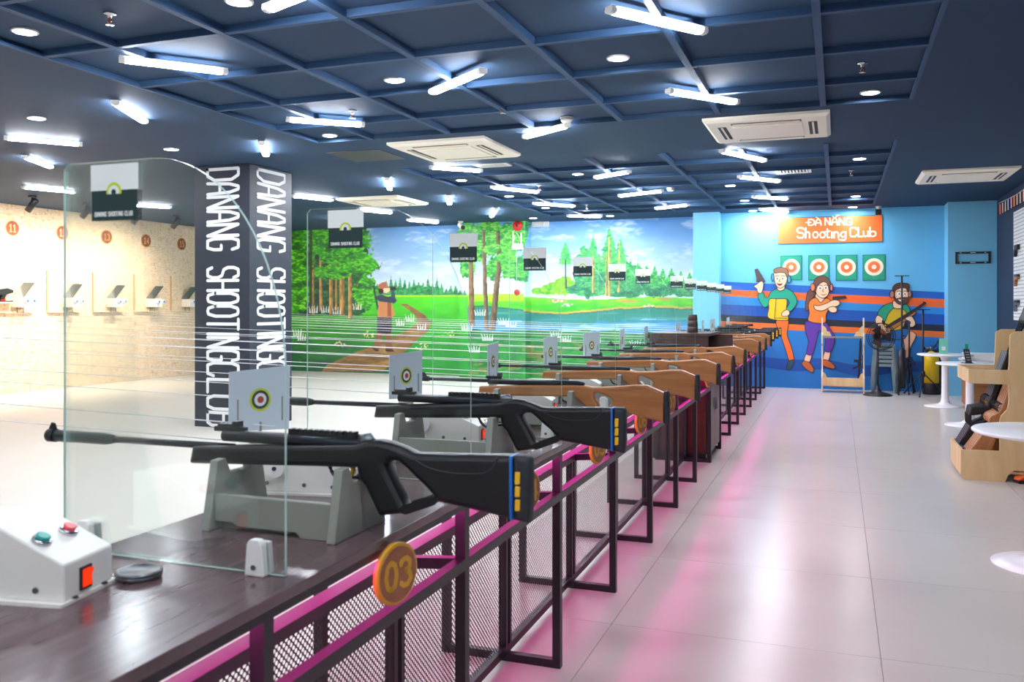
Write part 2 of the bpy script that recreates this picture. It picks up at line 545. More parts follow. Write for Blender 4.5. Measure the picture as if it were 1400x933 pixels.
# floor of the walkway: grout bed with tiles set in it
fl = struct('floor', MB().box(-1.30 * H, XR, YF, YB, -0.10, -0.004), M_grout, 'polished beige tile floor of the walkway')
TS = 0.78 * H
tile_me = bevel_me = MB().box(0.0012, TS - 0.0012, 0.0012, TS - 0.0012, -0.004, 0.0).mesh('tile', M_tile)
xs = [0.115 * H - TS * 2, 0.115 * H - TS, 0.115 * H, 0.115 * H + TS]
for x in xs:
    y = -1.2 * H
    while y < YB - 0.05:
        x0, x1 = max(x, -1.30 * H), min(x + TS, XR)
        y1 = min(y + TS, YB)
        if x1 - x0 > TS - 0.01 and y1 - y > TS - 0.01:
            t = bpy.data.objects.new('tile', tile_me); C.objects.link(t); t.location = (x, y, 0)
        else:
            t = MB().box(x0 + 0.0012, x1 - 0.0012, y + 0.0012, y1 - 0.0012, -0.004, 0.0).build('tile', M_tile)
        t.parent = fl
        y += TS
MB().box(-1.30 * H, XR, YF, -1.2 * H, -0.004, 0).build('tile_field', M_tile, fl)
struct('floor', MB().box(XL, -1.302 * H, YF, YB, -0.10, -0.001), M_range, 'off white painted floor of the shooting range')

# board wall at the far end of the lanes
wl = struct('wall_left', MB().box(XL - 0.2, XL - 0.02, YF, YB, 0, ZC + 0.1), M_osb, 'pale strand board wall behind the targets')
y = YF
while y < YB - 0.01:
    y2 = min(y + 1.22, YB)
    for (z0, z1) in ((0, 2.44), (2.44, ZC)):
        MB().box(XL - 0.02, XL, y + 0.0015, y2 - 0.0015, z0 + 0.0015, z1 - 0.0015).build('panel', M_osb, wl)
    y = y2

# back walls, right wall, wall behind the camera
wb = struct('wall_back', MB().box(XL, -0.95 * H, YB, YB + 0.2, 0, ZC + 0.1), M_sky, 'back wall painted with a forest and lake landscape')
pA = onY(950, 300, 11.15 * H).x; pB = onY(985, 300, 11.15 * H).x
wb2 = struct('wall_back', MB().box(pA, XR + 0.2, YS, YS + 0.2, 0, ZC + 0.1), M_sky, 'blue wall painted with cartoon shooters and stripes')
struct('column', MB().box(pA, pB, 11.0 * H, YB, 0, ZC), M_sky2, 'narrow light blue column between forest mural and shooters')
qA = onY(1296, 300, 10.85 * H).x; qB = onY(1363, 300, 10.85 * H).x
struct('column', MB().box(qA, qB, 10.85 * H, YS, 0, ZC), M_sky2, 'broad light blue column at the right end')
XR2 = qB
struct('wall_right', MB().box(XR2, XR2 + 0.2, YF, YS, 0, ZC + 0.1), M_dnavy, 'dark navy side wall')
struct('wall_front', MB().box(XL, XR2 + 0.2, YF - 0.2, YF, 0, ZC + 0.1), M_white, 'wall behind the viewer')

# ceiling with two coffered fields
CX0, CX1 = -3.45 * H, 0.385 * H
CY = [(-2.6 * H, 5.37 * H), (6.62 * H, 10.72 * H)]
cl = struct('ceiling', MB().box(XL, XR2 + 0.2, YF, YB + 0.2, ZC + REC, ZC + 0.2), M_navy, 'navy ceiling with coffered fields')
for (a, b, c, d) in ((XL, CX0, YF, YB), (CX1, XR2 + .2, YF, YB), (CX0, CX1, YF, CY[0][0]), (CX0, CX1, CY[0][1], CY[1][0]), (CX0, CX1, CY[1][1], YB)):
    MB().box(a, b, c, d, ZC, ZC + REC).build('ceiling_panel', M_navy, cl)
bx = [v * H for v in (-3.02, -2.44, -1.85, -1.265, -0.67, -0.078)]
for (y0, y1) in CY:
    for x in bx:
        MB().box(x - 0.022, x + 0.022, y0, y1, ZC - 0.004, ZC + REC).build('ceiling_batten', M_navy2, cl)
ys_ = [4.885 - 0.604 * k for k in range(12)] + [7.22 + 0.61 * k for k in range(6)]
for y in ys_:
    MB().box(CX0, CX1, y * H - 0.02, y * H + 0.02, ZC, ZC + REC).build('ceiling_batten', M_navy2, cl)
for (y0, y1) in CY:                     # thin trim around each field
    for x in (CX0, CX1):
        MB().box(x - 0.012, x + 0.012, y0, y1, ZC - 0.003, ZC + 0.02).build('ceiling_trim', M_navy2, cl)

def in_coffer(p):
    return CX0 < p.x < CX1 and (CY[0][0] < p.y < CY[0][1] or CY[1][0] < p.y < CY[1][1])

# ------------------------------------------------------------------ column with the club name
c0 = onZ(341, 587.4, 0); kx1, ky0 = c0.x, c0.y
kx0 = onY(266, 580, ky0).x; ky1 = onX(399, 575, kx1).y
col = MB().box(kx0, kx1, ky0, ky1, 0, ZC).build('column', M_column); bevel(col, 0.006)
tag(col, 'dark navy column lettered with the club name', None, None, 'structure')
def column_text(O, X, Y, N, unit_len, txt_h, w):
    for word, s0, s1, nm in (('DANANG', 0.0, 0.312, 'lettering'), ('SHOOTING', 0.382, 0.742, 'lettering'), ('CLUB', 0.752, 0.995, 'lettering')):
        st, L = text_strokes(word, 1.0, 0.78)
        L -= 0.22
        k = (s1 - s0) / L
        mb = MB()
        ribbon(mb, Vector(O) + Vector(X) * (s0 * unit_len), Vector(X) * (k * unit_len), Vector(Y) * txt_h, N, st, w, 0.003)
        mb.build(nm, M_letter, col)
zt = ZC - 0.045; zb = onY(300, 584, ky0).z
xa, xb = onY(284, 400, ky0).x, onY(326, 400, ky0).x
column_text((xa, ky0, zt), (0, 0, -1), (1, 0, 0), (0, -1, 0), zt - zb, xb - xa, 0.035)
ya, yb = onX(352, 400, kx1).y, onX(389, 400, kx1).y
column_text((kx1, ya, zt), (0, 0, -1), (0, 1, 0), (1, 0, 0), zt - zb, yb - ya, 0.035)

# ------------------------------------------------------------------ ceiling fittings
def batten(u0, v0, u1, v1, label):
    z = ZC - 0.034
    p, q = onZ(u0, v0, z), onZ(u1, v1, z)
    c = (p + q) / 2; d = q - p; L = min(max(d.length, 0.55), 1.22)
    t = empty('batten_light', (c.x, c.y, ZC), math.atan2(d.y, d.x), label, 'ceiling light', 'white batten lights on the navy ceiling')
    h = L / 2
    MB().box(-h, h, -0.03, 0.03, -0.020, -0.004).build('housing', M_white, t)
    prof = [(-0.034, -0.020), (-0.030, -0.034), (-0.016, -0.042), (0.016, -0.042), (0.030, -0.034), (0.034, -0.020)]
    MB().prism(prof, -h + 0.035, h - 0.035, 'x').build('diffuser', M_batten, t)
    for s in (-1, 1):
        MB().prism(prof, s * h - 0.018 - s * 0.018, s * h + 0.018 - s * 0.018, 'x').build('end_cap', M_white, t)
    return t
ROWS = [
 ('left coffered row beside the range', [(162.5, 83, 311, 100.7), (391, 165, 498, 172.5), (587.5, 230, 659, 235), (672, 257, 736, 264), (729, 279, 786, 283), (775, 296, 823, 297)]),
 ('middle coffered row above the counter', [(377, 11, 440, -14), (591, 128.6, 661, 99), (717, 189, 777, 173), (813.6, 244, 861, 236), (846, 269, 906, 262), (896, 286, 941, 281)]),
 ('right coffered row above the walkway', [(832, 16, 963, 46), (913, 126.5, 1008, 142), (986, 208, 1046, 221), (1010, 243, 1066, 249), (1029, 270, 1077, 273), (1039, 287, 1077, 291)]),
 ('crosswise row over the lanes left', [(5, 190, 112.5, 199), (30, 257, 103, 264), (186, 281.5, 232, 284.6), (399, 269, 455, 275), (489, 287.6, 536, 292), (557, 301.6, 599, 305.4)]),
 ('end-on row over the lanes by the lettered column', [(157, 142, 198, 168.5), (34, 216, 70, 230), (357, 197, 364, 214), (529, 246, 533, 260), (613, 270, 614.5, 280), (678, 287, 672, 297), (460, 297, 467, 304)]),
]
for rn, lst in ROWS:
    for i, e in enumerate(lst):
        batten(*e, 'white batten light, %s in the %s' % (ORD[i], rn))
for iq, (x, y, rz) in enumerate(((-3.0, -0.6, 0.5), (-0.9, -0.6, 0.5), (-0.9, -2.2, 0.5), (-3.0, 1.6, -0.5), (-5.6, 2.0, 0.4), (-8.2, 3.2, 0.4), (1.3, 2.2, 0.4), (-0.6, 1.1, 0.5), (-2.0, -1.6, 0.4), (1.2, -1.0, 0.4), (-5.0, -0.6, 0.4), (-7.5, 0.8, 0.3), (0.8, 0.6, 0.3))):
    t = batten(500, 100, 600, 100, 'added white batten light outside the picture, %s of those around the viewer' % ORD[iq])
    t.location = (x, y, ZC); t.rotation_euler = (0, 0, rz)  # unseen battens added around the viewer as fill, to light the room evenly

DL = [(34, 42), (327, 1), (50, 161), (234, 203.6), (451, 184.6), (539, 109), (845, 78.6), (790, 237.5), (631, 246), (696, 268), (746, 284), (729, 298), (834, 295), (1190, 125.7), (1175, 216.5), (1170, 268), (1166, 283), (998.5, 253.4), (1018, 274), (1029, 288)]
DLL = ['near the top left corner of the picture', 'at the top edge beside a batten, left half', 'on the flat ceiling far left', 'on the flat ceiling left of the lettered column', 'below the second batten of the left coffered row', 'left of the tilted batten in the upper middle', 'under the big batten in the upper right middle', 'left end of the far coffered field centre', 'below the square vent grille', 'below the fourth batten of the left row', 'below the fifth batten of the left row', 'on flat ceiling above the white emergency box', 'beside the last batten of the left row', 'on the right above the blue column, largest there', 'on the right in the first bay of the far field', 'on the right in the third bay of the far field', 'just above the orange sign', 'right of the far smoke detector', 'left of the third far batten of the right row', 'left of the last batten of the right row']
dring = MB().lathe([(0.075, 0.0), (0.075, -0.008), (0.062, -0.012), (0.06, -0.004)], n=24).mesh('ring', M_white)
ddisc = MB().lathe([(0.0, -0.009), (0.06, -0.007)], n=24).mesh('diffuser', M_down)
for (u, v), lb in zip(DL, DLL):
    p = onZ(u, v, ZC)
    z = ZC
    if in_coffer(p):
        z = ZC + REC; p = onZ(u, v, z)
    t = empty('downlight', (p.x, p.y, z), 0, 'round white downlight ' + lb, 'ceiling light', 'round downlights in the navy ceiling')
    for me in (dring, ddisc):
        o = bpy.data.objects.new(me.name, me); C.objects.link(o); o.parent = t

SPR = [(150, 18, 'top left corner bay'), (482, 151, 'above the left row batten near the column'), (687, 144, 'bay left of the near smoke detector'), (737.5, 253, 'left part of the far coffered field'), (802, 280, 'back of the far coffered field'), (1179, 86, 'right end bay of the near coffered field'), (1164, 233, 'right end of the far coffered field')]
for u, v, lb in SPR:
    z = ZC + REC
    p = onZ(u, v, z)
    t = empty('sprinkler', (p.x, p.y, z), 0, 'small metal sprinkler head in the ' + lb, 'sprinkler', 'fire sprinklers in the ceiling')
    MB().lathe([(0.035, 0), (0.032, -0.008), (0.012, -0.012), (0.010, -0.028)], n=14).build('rosette', M_chrome, t)
    MB().tube([(0, 0, -0.028), (0, 0, -0.055)], 0.004, 8).build('glass_bulb', M_red, t)
    mb = MB()
    for s in (-1, 1): mb.tube([(s * 0.008, 0, -0.026), (s * 0.013, 0, -0.045), (s * 0.004, 0, -0.062)], 0.0025, 6)
    mb.lathe([(0.0, -0.062), (0.022, -0.062), (0.022, -0.065), (0.0, -0.066)], n=14)
    mb.build('deflector', M_chrome, t)
for u, v, lb in ((775, 160, 'white smoke detector beside the middle row batten'), (917, 257, 'white smoke detector in the far coffered field')):
    p = onZ(u, v, ZC); z = ZC
    if in_coffer(p): z = ZC + REC; p = onZ(u, v, z)
    t = empty('smoke_detector', (p.x, p.y, z), 0, lb, 'smoke detector', 'smoke detectors')
    MB().lathe([(0.055, 0), (0.055, -0.012)], n=20).build('base', M_white, t)
    MB().lathe([(0.052, -0.012), (0.05, -0.03), (0.035, -0.045), (0.0, -0.048)], n=20).build('cover', M_box, t)

def cassette(corners, label, flip=False):
    P = [onZ(u, v, ZC - 0.03) for u, v in corners]
    c = sum(P, Vector()) / 4
    sx = max(p.x for p in P) - min(p.x for p in P); sy = max(p.y for p in P) - min(p.y for p in P)
    s = min(max((sx + sy) / 2, 0.8), 1.0)
    t = empty('ceiling_air_conditioner', (c.x, c.y, ZC), 0, label, 'air conditioner', 'cassette air conditioners in the ceiling')
    h = s / 2
    b = MB().add([(-h, -h, -0.022), (h, -h, -0.022), (h, h, -0.022), (-h, h, -0.022), (-h + .03, -h + .03, -0.042), (h - .03, -h + .03, -0.042), (h - .03, h - .03, -0.042), (-h + .03, h - .03, -0.042), (-h, -h, 0), (h, -h, 0), (h, h, 0), (-h, h, 0)],
                 [(4, 5, 6, 7), (0, 1, 5, 4), (1, 2, 6, 5), (2, 3, 7, 6), (3, 0, 4, 7), (8, 9, 1, 0), (9, 10, 2, 1), (10, 11, 3, 2), (11, 8, 0, 3)])
    b.build('frame', M_ac, t)
    g = h * 0.56
    MB().box(-g, g, -g, g, -0.055, -0.040).build('return_grille', M_ac, t)
    for k in range(4):
        a = k * math.pi / 2
        lo = MB().box(-g, g, h * 0.66, h * 0.80, -0.0435, -0.0405).build('air_slot', M_dark, t)
        lo.rotation_euler = (0, 0, a)
        lv = MB().bar((-g + 0.01, h * 0.755, -0.046), (g - 0.01, h * 0.755, -0.046), 0.016, 0.004).build('louvre', M_ac, lo)
        lv.location = (0, -0.012, 0)
    return t
cassette([(531, 198), (662.5, 188.6), (713, 214), (586, 223)], 'cream ceiling air conditioner in the middle, between the two coffered fields')
cassette([(461, 273), (543, 269), (586, 280), (503.6, 284.6)], 'cream ceiling air conditioner over the range in front of the forest mural')
cassette([(957, 166), (1134, 154), (1137, 185.5), (983, 197.6)], 'largest cream ceiling air conditioner, above the walkway')
cassette([(1257, 237), (1397, 228), (1380, 247), (1251, 252.6)], 'cream ceiling air conditioner at the far right')
def vent(u0, u1, v0, v1, label):
    p, q = onZ(u0, v1, ZC), onZ(u1, v0, ZC)
    c = onZ((u0 + u1) / 2, (v0 + v1) / 2, ZC); w = 0.2; d = 0.2
    z = ZC + REC if in_coffer(c) else ZC
    t = empty('ceiling_vent', (c.x, c.y, z), 0, label, 'vent', 'vent grilles')
    mb = MB()
    for (a, b, e, f) in ((-w, w, -d, -d + .03), (-w, w, d - .03, d), (-w, -w + .03, -d, d), (w - .03, w, -d, d)): mb.box(a, b, e, f, -0.014, 0)
    mb.build('frame', M_white, t)
    MB().box(-w + .03, w - .03, -d + .03, d - .03, -0.004, 0).build('backing', M_dark, t)
    for k in range(9):
        x = -w + 0.05 + k * (2 * w - 0.1) / 8
        MB().box(x - 0.009, x + 0.009, -d + .03, d - .03, -0.012, -0.004).build('slat', M_white, t)
vent(646, 695, 225, 232, 'white vent grille beside the middle air conditioner')
vent(1064, 1105, 234, 241, 'white vent grille in the far coffered field above the walkway')
p = onZ(502, 213, ZC)
hatch = MB().box(-0.3, 0.3, -0.3, 0.3, -0.004, 0.0).build('ceiling_hatch', M_column, None, (p.x, p.y, ZC))
tag(hatch, 'square dark access panel in the flat ceiling left of the air conditioner', 'hatch')

# track spots washing the board wall
SP = [(44, 268), (118, 277), (187, 288), (241, 294)]
pts = [onZ(u, v, ZC) for u, v in SP]
sxm = sum(p.x for p in pts) / 4
for i in range(6):
    if i < 4: Y = onX(SP[i][0], SP[i][1], sxm).y
    else: Y = (onX(SP[0][0], SP[0][1], sxm).y) - (i - 3) * 1.25  # unseen spots added past the frame so the wall lighting continues
    lb = 'black track spotlight over the board wall, %s from the left' % ORD[i] if i < 4 else 'added black track spotlight left of the picture, %s beyond the frame' % ORD[i - 4]
    t = empty('track_spotlight', (sxm, Y, ZC), 0, lb, 'spotlight', 'track spotlights above the targets')
    MB().box(-0.02, 0.02, -0.05, 0.05, -0.03, 0).build('adapter', M_black, t)
    MB().tube([(0, 0, -0.03), (0, 0, -0.09)], 0.012, 8).build('stem', M_black, t)
    d = (Vector((XL, Y - 0.35, 1.15)) - Vector((sxm, Y, ZC - 0.14))).normalized()
    p0 = Vector((0, 0, -0.13))
    MB().tube([p0 - d * 0.10, p0 - d * 0.09, p0 + d * 0.11], [0.03, 0.045, 0.045], 16).build('lamp_head', M_black, t)
    ld = bpy.data.lights.new('spot_lamp', 'SPOT')
    ld.energy = SPOT_W; ld.color = (1.0, 0.87, 0.70); ld.spot_size = math.radians(140); ld.spot_blend = 1.0; ld.shadow_soft_size = 0.05
    lo = bpy.data.objects.new('spot_lamp', ld); C.objects.link(lo); lo.parent = t
    lo.location = p0 + d * 0.12
    lo.rotation_euler = d.to_track_quat('-Z', 'Y').to_euler()

# ================================================================== forest mural
RNG = np.random.default_rng(5)
TAB = RNG.random((257, 257))
def vn(x, y, s, seed=0):
    x = x / s + seed * 17.31; y = y / s + seed * 9.77
    xi = np.floor(x).astype(int); yi = np.floor(y).astype(int)
    fx = x - xi; fy = y - yi
    fx = fx * fx * (3 - 2 * fx); fy = fy * fy * (3 - 2 * fy)
    g = lambda i, j: TAB[i % 257, j % 257]
    return (g(xi, yi) * (1 - fx) + g(xi + 1, yi) * fx) * (1 - fy) + (g(xi, yi + 1) * (1 - fx) + g(xi + 1, yi + 1) * fx) * fy
def fbm(x, y, s, seed=0):
    return 0.5 * vn(x, y, s, seed) + 0.3 * vn(x, y, s / 2.3, seed + 1) + 0.2 * vn(x, y, s / 5.1, seed + 2)
def inpoly(x, y, poly):
    r = np.zeros(x.shape, bool); n = len(poly); j = n - 1
    for i in range(n):
        xi, yi = poly[i]; xj, yj = poly[j]
        if yi != yj:
            c = ((yi > y) != (yj > y)) & (x < (xj - xi) * (y - yi) / (yj - yi) + xi)
            r ^= c
        j = i
    return r
def mural(x, y):
    img = np.zeros(x.shape + (3,))
    def put(mask, col, al=1.0):
        a = (mask.astype(float) * al)[..., None]
        c = np.array(col, float)
        img[:] = img * (1 - a) + c * a
    def grad(c1, c2, t):
        t = np.clip(t, 0, 1)[..., None]
        return np.array(c1, float) * (1 - t) + np.array(c2, float) * t
    def foliage(mask, dark, mid, lite, s=7, seed=3):
        n = fbm(x * 0.8 + y * 0.55, y * 1.5 - x * 0.3, s * 1.25, seed); m = vn(x * 0.9 + y * 0.9, y * 1.9 - x * 0.5, s * 0.42, seed + 4)
        c = grad(dark, mid, (n - 0.22) * 2.6)
        w_ = np.clip((m - 0.45) * 4, 0, 1) * np.clip((n - 0.32) * 5, 0, 1)
        c = c + (np.array(lite, float) - c) * w_[..., None]
        a = mask[..., None]
        img[:] = np.where(a, c, img)
    def blob(ells, seed, rag=0.7, s=7):
        d = np.full(x.shape, 9.0)
        for (cx, cy, rx, ry) in ells:
            d = np.minimum(d, np.sqrt(((x - cx) / rx) ** 2 + ((y - cy) / ry) ** 2))
        return d + rag * (fbm(x, y, s, seed) - 0.5) < 1
    def conifer(cx, y0, y1, w, seed):
        t = (y - y0) / (y1 - y0)
        saw = 0.62 + 0.38 * ((t * 7 + 0.3 * vn(x, y, 6, seed)) % 1.0)
        hw = w * np.clip(t * 1.25, 0, 1) * saw * (0.8 + 0.5 * vn(x, y, 4, seed + 1))
        return (np.abs(x - cx) < hw) & (t > 0) & (t < 1)
    def trunk(x0, y0, x1, y1, w0, w1, c=(176, 132, 74), seed=1):
        t = (y - y0) / (y1 - y0)
        cx = x0 + (x1 - x0) * t; w = w0 + (w1 - w0) * t
        m = (np.abs(x - cx) < w / 2) & (t > 0) & (t < 1)
        sh = np.clip((x - cx) / w + 0.5, 0, 1)
        n = vn(x * 2, y, 5, seed)
        cc_ = grad(np.array(c) * 1.12, np.array(c) * 0.55, sh * 0.9 + (n - 0.5) * 0.7)
        img[:] = np.where(m[..., None], cc_, img)
    def path_poly(poly, c1, c2):
        m = inpoly(x, y, poly)
        n = fbm(x * 0.5, y * 2, 9, 31)
        img[:] = np.where(m[..., None], grad(c1, c2, (n - 0.2) * 1.6), img)
    def tufts(spots, col, h=9, n=5):
        for (cx, cy) in spots:
            for k in range(n):
                bx_ = cx + (k - n / 2) * 3.0; lean = (k - n / 2) * 1.1
                t = (cy - y) / h
                m = (np.abs(x - (bx_ + lean * t * t)) < 0.9 * (1.25 - t)) & (t > 0) & (t < 1)
                put(m, col, 0.9)
    # ---- sky
    sk = grad((84, 152, 222), (214, 232, 244), (y - 300) / 95 + 0.25 * (fbm(x + y, y * 2.2, 46, 9) - 0.5))
    img[:] = sk
    st = fbm(x * 0.45 + y * 0.75, y * 1.3 - x * 0.25, 13, 12)
    img[:] = img + (np.array((236, 244, 250.0)) - img) * (np.clip((st - 0.5) * 4.0, 0, 1) * 0.55)[..., None]
    # ---- left half: meadow
    L = x < 640
    hor = 404 + 0 * x
    tl = 394 - 2 * np.sin(x / 9.0) - 5 * (vn(x, y * 0, 8, 21) - 0.3) + np.clip((x - 590) / 50, 0, 1) * 13
    put(L & (y > tl) & (y < 409) & (x > 498), (18, 128, 72))
    m = L & (y > tl) & (y < 409) & (x > 498); foliage(m, (10, 92, 58), (30, 140, 78), (64, 172, 92), 6, 22)
    for q in range(22):
        cx = 503 + q * 6.3
        hh = 14 + 9 * TAB[q, 3] - max(0, (cx - 585) / 55.0) * 12
        foliage(conifer(cx, 405 - hh * 1.25, 407, 5.5, 200 + q), (12, 104, 64), (34, 150, 84), (70, 182, 100), 5, 210 + q)
    g = grad((84, 222, 30), (22, 156, 48), (y - 404) / 70 + 0.5 * (fbm(x, y * 2.5, 18, 14) - 0.5))
    a = (L & (y > hor))[..., None]; img[:] = np.where(a, g, img)
    put(L & (y > hor - 0.5) & (y < hor + 2.2), (190, 214, 40), 0.8)
    d2 = grad((58, 186, 30), (10, 96, 60), (y - 425) / 75 + 0.7 * (fbm(x, y * 2.2, 20, 15) - 0.5))
    a = (L & (x < 560) & (y > 424 + 0.06 * (x - 400)))[..., None]; img[:] = np.where(a, d2, img)
    path_poly([(548, 416), (556, 415.5), (577, 428), (590, 440), (586, 452), (572, 464), (548, 486), (524, 508), (440, 508), (446, 500), (486, 482), (528, 466), (560, 450), (571, 440), (566, 430)], (176, 138, 82), (112, 82, 48))
    # ---- left forest
    put((x < 513) & (y > 300) & (y < 428) & (x + 0.0 * y < 497 + 8 * vn(x, y, 8, 40)), (14, 78, 66))
    fm = (x < 505) & (y > 330) & (y < 432) & (x < 490 + 12 * vn(x, y, 9, 41))
    foliage(fm, (8, 58, 50), (20, 96, 62), (44, 140, 66), 8, 42)
    for (tx, ty0, ty1, w) in ((438, 320, 426, 4), (452, 316, 430, 6), (467, 318, 432, 8), (478, 316, 436, 6), (459, 330, 424, 3), (489, 388, 424, 3), (427, 300, 430, 4)):
        trunk(tx, ty0, tx + 1, ty1, w * 0.7, w, (206, 160, 92), int(tx))
    foliage(blob([(405, 340, 28, 55), (418, 318, 22, 28), (404, 395, 20, 34)], 50), (16, 90, 20), (44, 168, 20), (120, 226, 40), 8, 51)
    foliage(blob([(440, 330, 26, 24), (470, 345, 32, 22), (497, 362, 20, 16), (455, 372, 28, 10), (500, 400, 16, 22), (484, 330, 26, 16)], 52, 0.9), (14, 92, 58), (48, 172, 40), (112, 220, 50), 7, 53)
    put((np.abs(x - 425) < 2.2) & (y < 432), (30, 60, 34), 0.8)
    # ---- right half: lake
    R = x >= 640
    RR = x > 716
    bank = 408 + 2 * np.sin(x / 30.0)
    a = (R & (y > bank))[..., None]
    img[:] = np.where(a, grad((140, 220, 40), (44, 178, 46), (y - 405) / 22 + 1.1 * (fbm(x, y * 2.6, 16, 16) - 0.5)), img)
    put(R & (y > 402) & (y < 412) & (x < 716), (170, 216, 40), 0.9)
    for (cx, cy, rx, ry) in ((762, 411.5, 13, 1.7), (858, 412, 15, 1.6), (908, 409, 12, 1.3)):
        put(((x - cx) / rx) ** 2 + ((y - cy) / ry) ** 2 < 1, (196, 146, 82))
    shore = 424 + 4 * np.sin((x - 700) / 42.0) + 2.5 * (vn(x, y * 0, 14, 60) - 0.5) + np.where(x < 716, -2, 0)
    wat = fbm(x * 0.22, y * 3.0, 12, 61)
    wc = grad((36, 132, 138), (74, 158, 222), (y - 428) / 16 + 1.6 * (wat - 0.5))
    wc = wc + (np.array((170, 218, 236.0)) - wc) * (np.clip((wat - 0.56) * 8, 0, 1) * 0.7)[..., None]
    a = (R & (y > shore))[..., None]; img[:] = np.where(a, wc, img)
    refl = R & (y > shore) & (y < shore + 14 + 6 * vn(x, y, 9, 62))
    put(refl, (38, 138, 110), 0.62)
    put(R & (y > shore - 2.2) & (y < shore + 0.6) & (x > 716), (206, 172, 78), 0.9)
    put(R & (y > shore + 0.4) & (y < shore + 1.8), (60, 84, 70), 0.6)
    nb = 452 + 10 * (fbm(x, y * 0.4, 30, 63) - 0.5) + np.where(x > 850, 4, 0)
    gg = grad((46, 160, 60), (22, 112, 62), fbm(x, y * 1.6, 14, 64) * 1.4 - 0.2)
    a = (R & (y > nb))[..., None]; img[:] = np.where(a, gg, img)
    put(R & (y > nb + 14) & (fbm(x * 0.5, y * 1.5, 22, 65) > 0.54), (176, 142, 74), 0.6)
    # trees of the right section
    foliage(RR & blob([(770, 392, 20, 12), (752, 396, 14, 8), (735, 398, 8, 5)], 70, 0.6), (60, 160, 40), (116, 204, 44), (170, 226, 60), 5, 71)
    foliage(blob([(805, 372, 22, 34), (842, 378, 22, 26), (868, 384, 22, 20), (900, 392, 28, 14), (935, 396, 22, 10), (805, 396, 30, 10), (850, 398, 40, 9)], 72, 0.6), (18, 104, 84), (44, 150, 92), (90, 184, 104), 6, 73)
    for (cx, y0, y1, w, sd) in ((773, 330, 362, 11, 1), (797, 335, 372, 11, 2), (811, 322, 372, 14, 3), (833, 310, 372, 17, 4), (848, 325, 372, 14, 5), (862, 354, 380, 8, 6), (872, 358, 384, 9, 7), (884, 362, 386, 9, 8), (895, 362, 388, 9, 9), (906, 366, 390, 8, 10), (918, 366, 388, 9, 11), (931, 370, 390, 7, 12), (943, 372, 392, 8, 13)):
        foliage(conifer(cx, y0, y1, w, 80 + sd) , (24, 128, 76), (52, 178, 84), (112, 216, 96), 5, 80 + sd)
    trunk(773, 355, 773.5, 395, 2.2, 3.2, (86, 96, 84), 2); trunk(811, 350, 811, 401, 2, 3, (210, 170, 92), 3)
    trunk(829, 345, 829, 405, 1.8, 2.6, (196, 156, 88), 4); trunk(833, 325, 833, 406, 2, 3.6, (214, 176, 92), 5); trunk(847, 330, 846, 400, 1.8, 2.6, (210, 170, 92), 6)
    for (cx, cy) in ((762, 404), (774, 417), (884, 418), (760, 412)):
        put((((x - cx) / 10) ** 2 + ((y - cy) / 2.2) ** 2 < 1) & (vn(x, y, 2.2, 66) > 0.55), (240, 246, 238), 0.9)
    # ---- pillar trees
    P_ = (x > 620) & (x < 734)
    foliage(P_ & blob([(640, 322, 14, 24), (655, 335, 18, 22), (668, 315, 22, 14), (690, 330, 26, 24), (712, 318, 14, 18), (700, 365, 20, 18), (676, 368, 14, 14), (640, 365, 12, 16), (714, 372, 8, 14)], 90, 1.0), (24, 120, 70), (66, 184, 70), (138, 222, 96), 6, 91)
    trunk(643, 318, 645, 446, 5, 9, (150, 120, 84), 7); trunk(661, 316, 665, 452, 4, 7, (132, 110, 86), 8); trunk(681, 372, 673, 452, 7, 9, (124, 104, 78), 9); trunk(681, 316, 682, 372, 5, 6, (124, 104, 78), 9)
    foliage(P_ & blob([(648, 345, 10, 7), (672, 340, 12, 7), (690, 352, 14, 8)], 92, 1.0), (40, 150, 70), (90, 200, 70), (150, 226, 96), 5, 93)
    tufts([(640, 452), (658, 432), (690, 444), (700, 448), (668, 466), (650, 482), (762, 462), (775, 468), (815, 470), (870, 474)], (242, 246, 250))
    tufts([(408, 460), (414, 466), (490, 424), (430, 428), (446, 428), (462, 430), (562, 440), (578, 452), (549, 446)], (240, 244, 244), 10, 4)
    for (cx, cy) in ((506, 457), (613, 457), (466, 470), (576, 474)):
        put((((x - cx) / 9) ** 2 + ((y - cy) / 5) ** 2 < 1) & (vn(x, y, 2.0, 67) > 0.62), (236, 220, 150), 0.9)
    # ---- the painted figure with binoculars
    def F(pts): return [(480 + a / 5.831, 360 + b / 5.831) for a, b in pts]
    put(inpoly(x, y, F([(172, 180), (186, 178), (222, 370), (206, 372)])), (40, 62, 82))
    put(inpoly(x, y, F([(205, 545), (262, 545), (240, 640), (222, 690), (170, 680), (186, 640)])), (146, 92, 62))
    put(inpoly(x, y, F([(270, 560), (322, 560), (322, 640), (330, 690), (275, 690), (276, 640)])), (138, 86, 58))
    put(inpoly(x, y, F([(165, 672), (222, 690), (215, 705), (190, 700)])) | inpoly(x, y, F([(272, 685), (340, 690), (345, 708), (278, 706)])), (48, 38, 34))
    put(inpoly(x, y, F([(208, 425), (326, 425), (322, 560), (262, 565), (208, 552)])), (32, 34, 56))
    put(inpoly(x, y, F([(218, 300), (318, 300), (350, 410), (335, 428), (212, 428)])), (212, 140, 90))
    put(inpoly(x, y, F([(290, 310), (318, 310), (322, 425), (290, 425)])), (160, 92, 56))
    put(inpoly(x, y, F([(200, 262), (240, 250), (300, 268), (340, 250), (365, 300), (345, 320), (300, 315), (230, 305), (204, 292)])), (40, 66, 88))
    put(inpoly(x, y, F([(318, 205), (345, 210), (352, 270), (322, 268)])), (36, 88, 84))
    put(inpoly(x, y, F([(212, 200), (258, 200), (268, 240), (222, 242)])), (56, 36, 30))
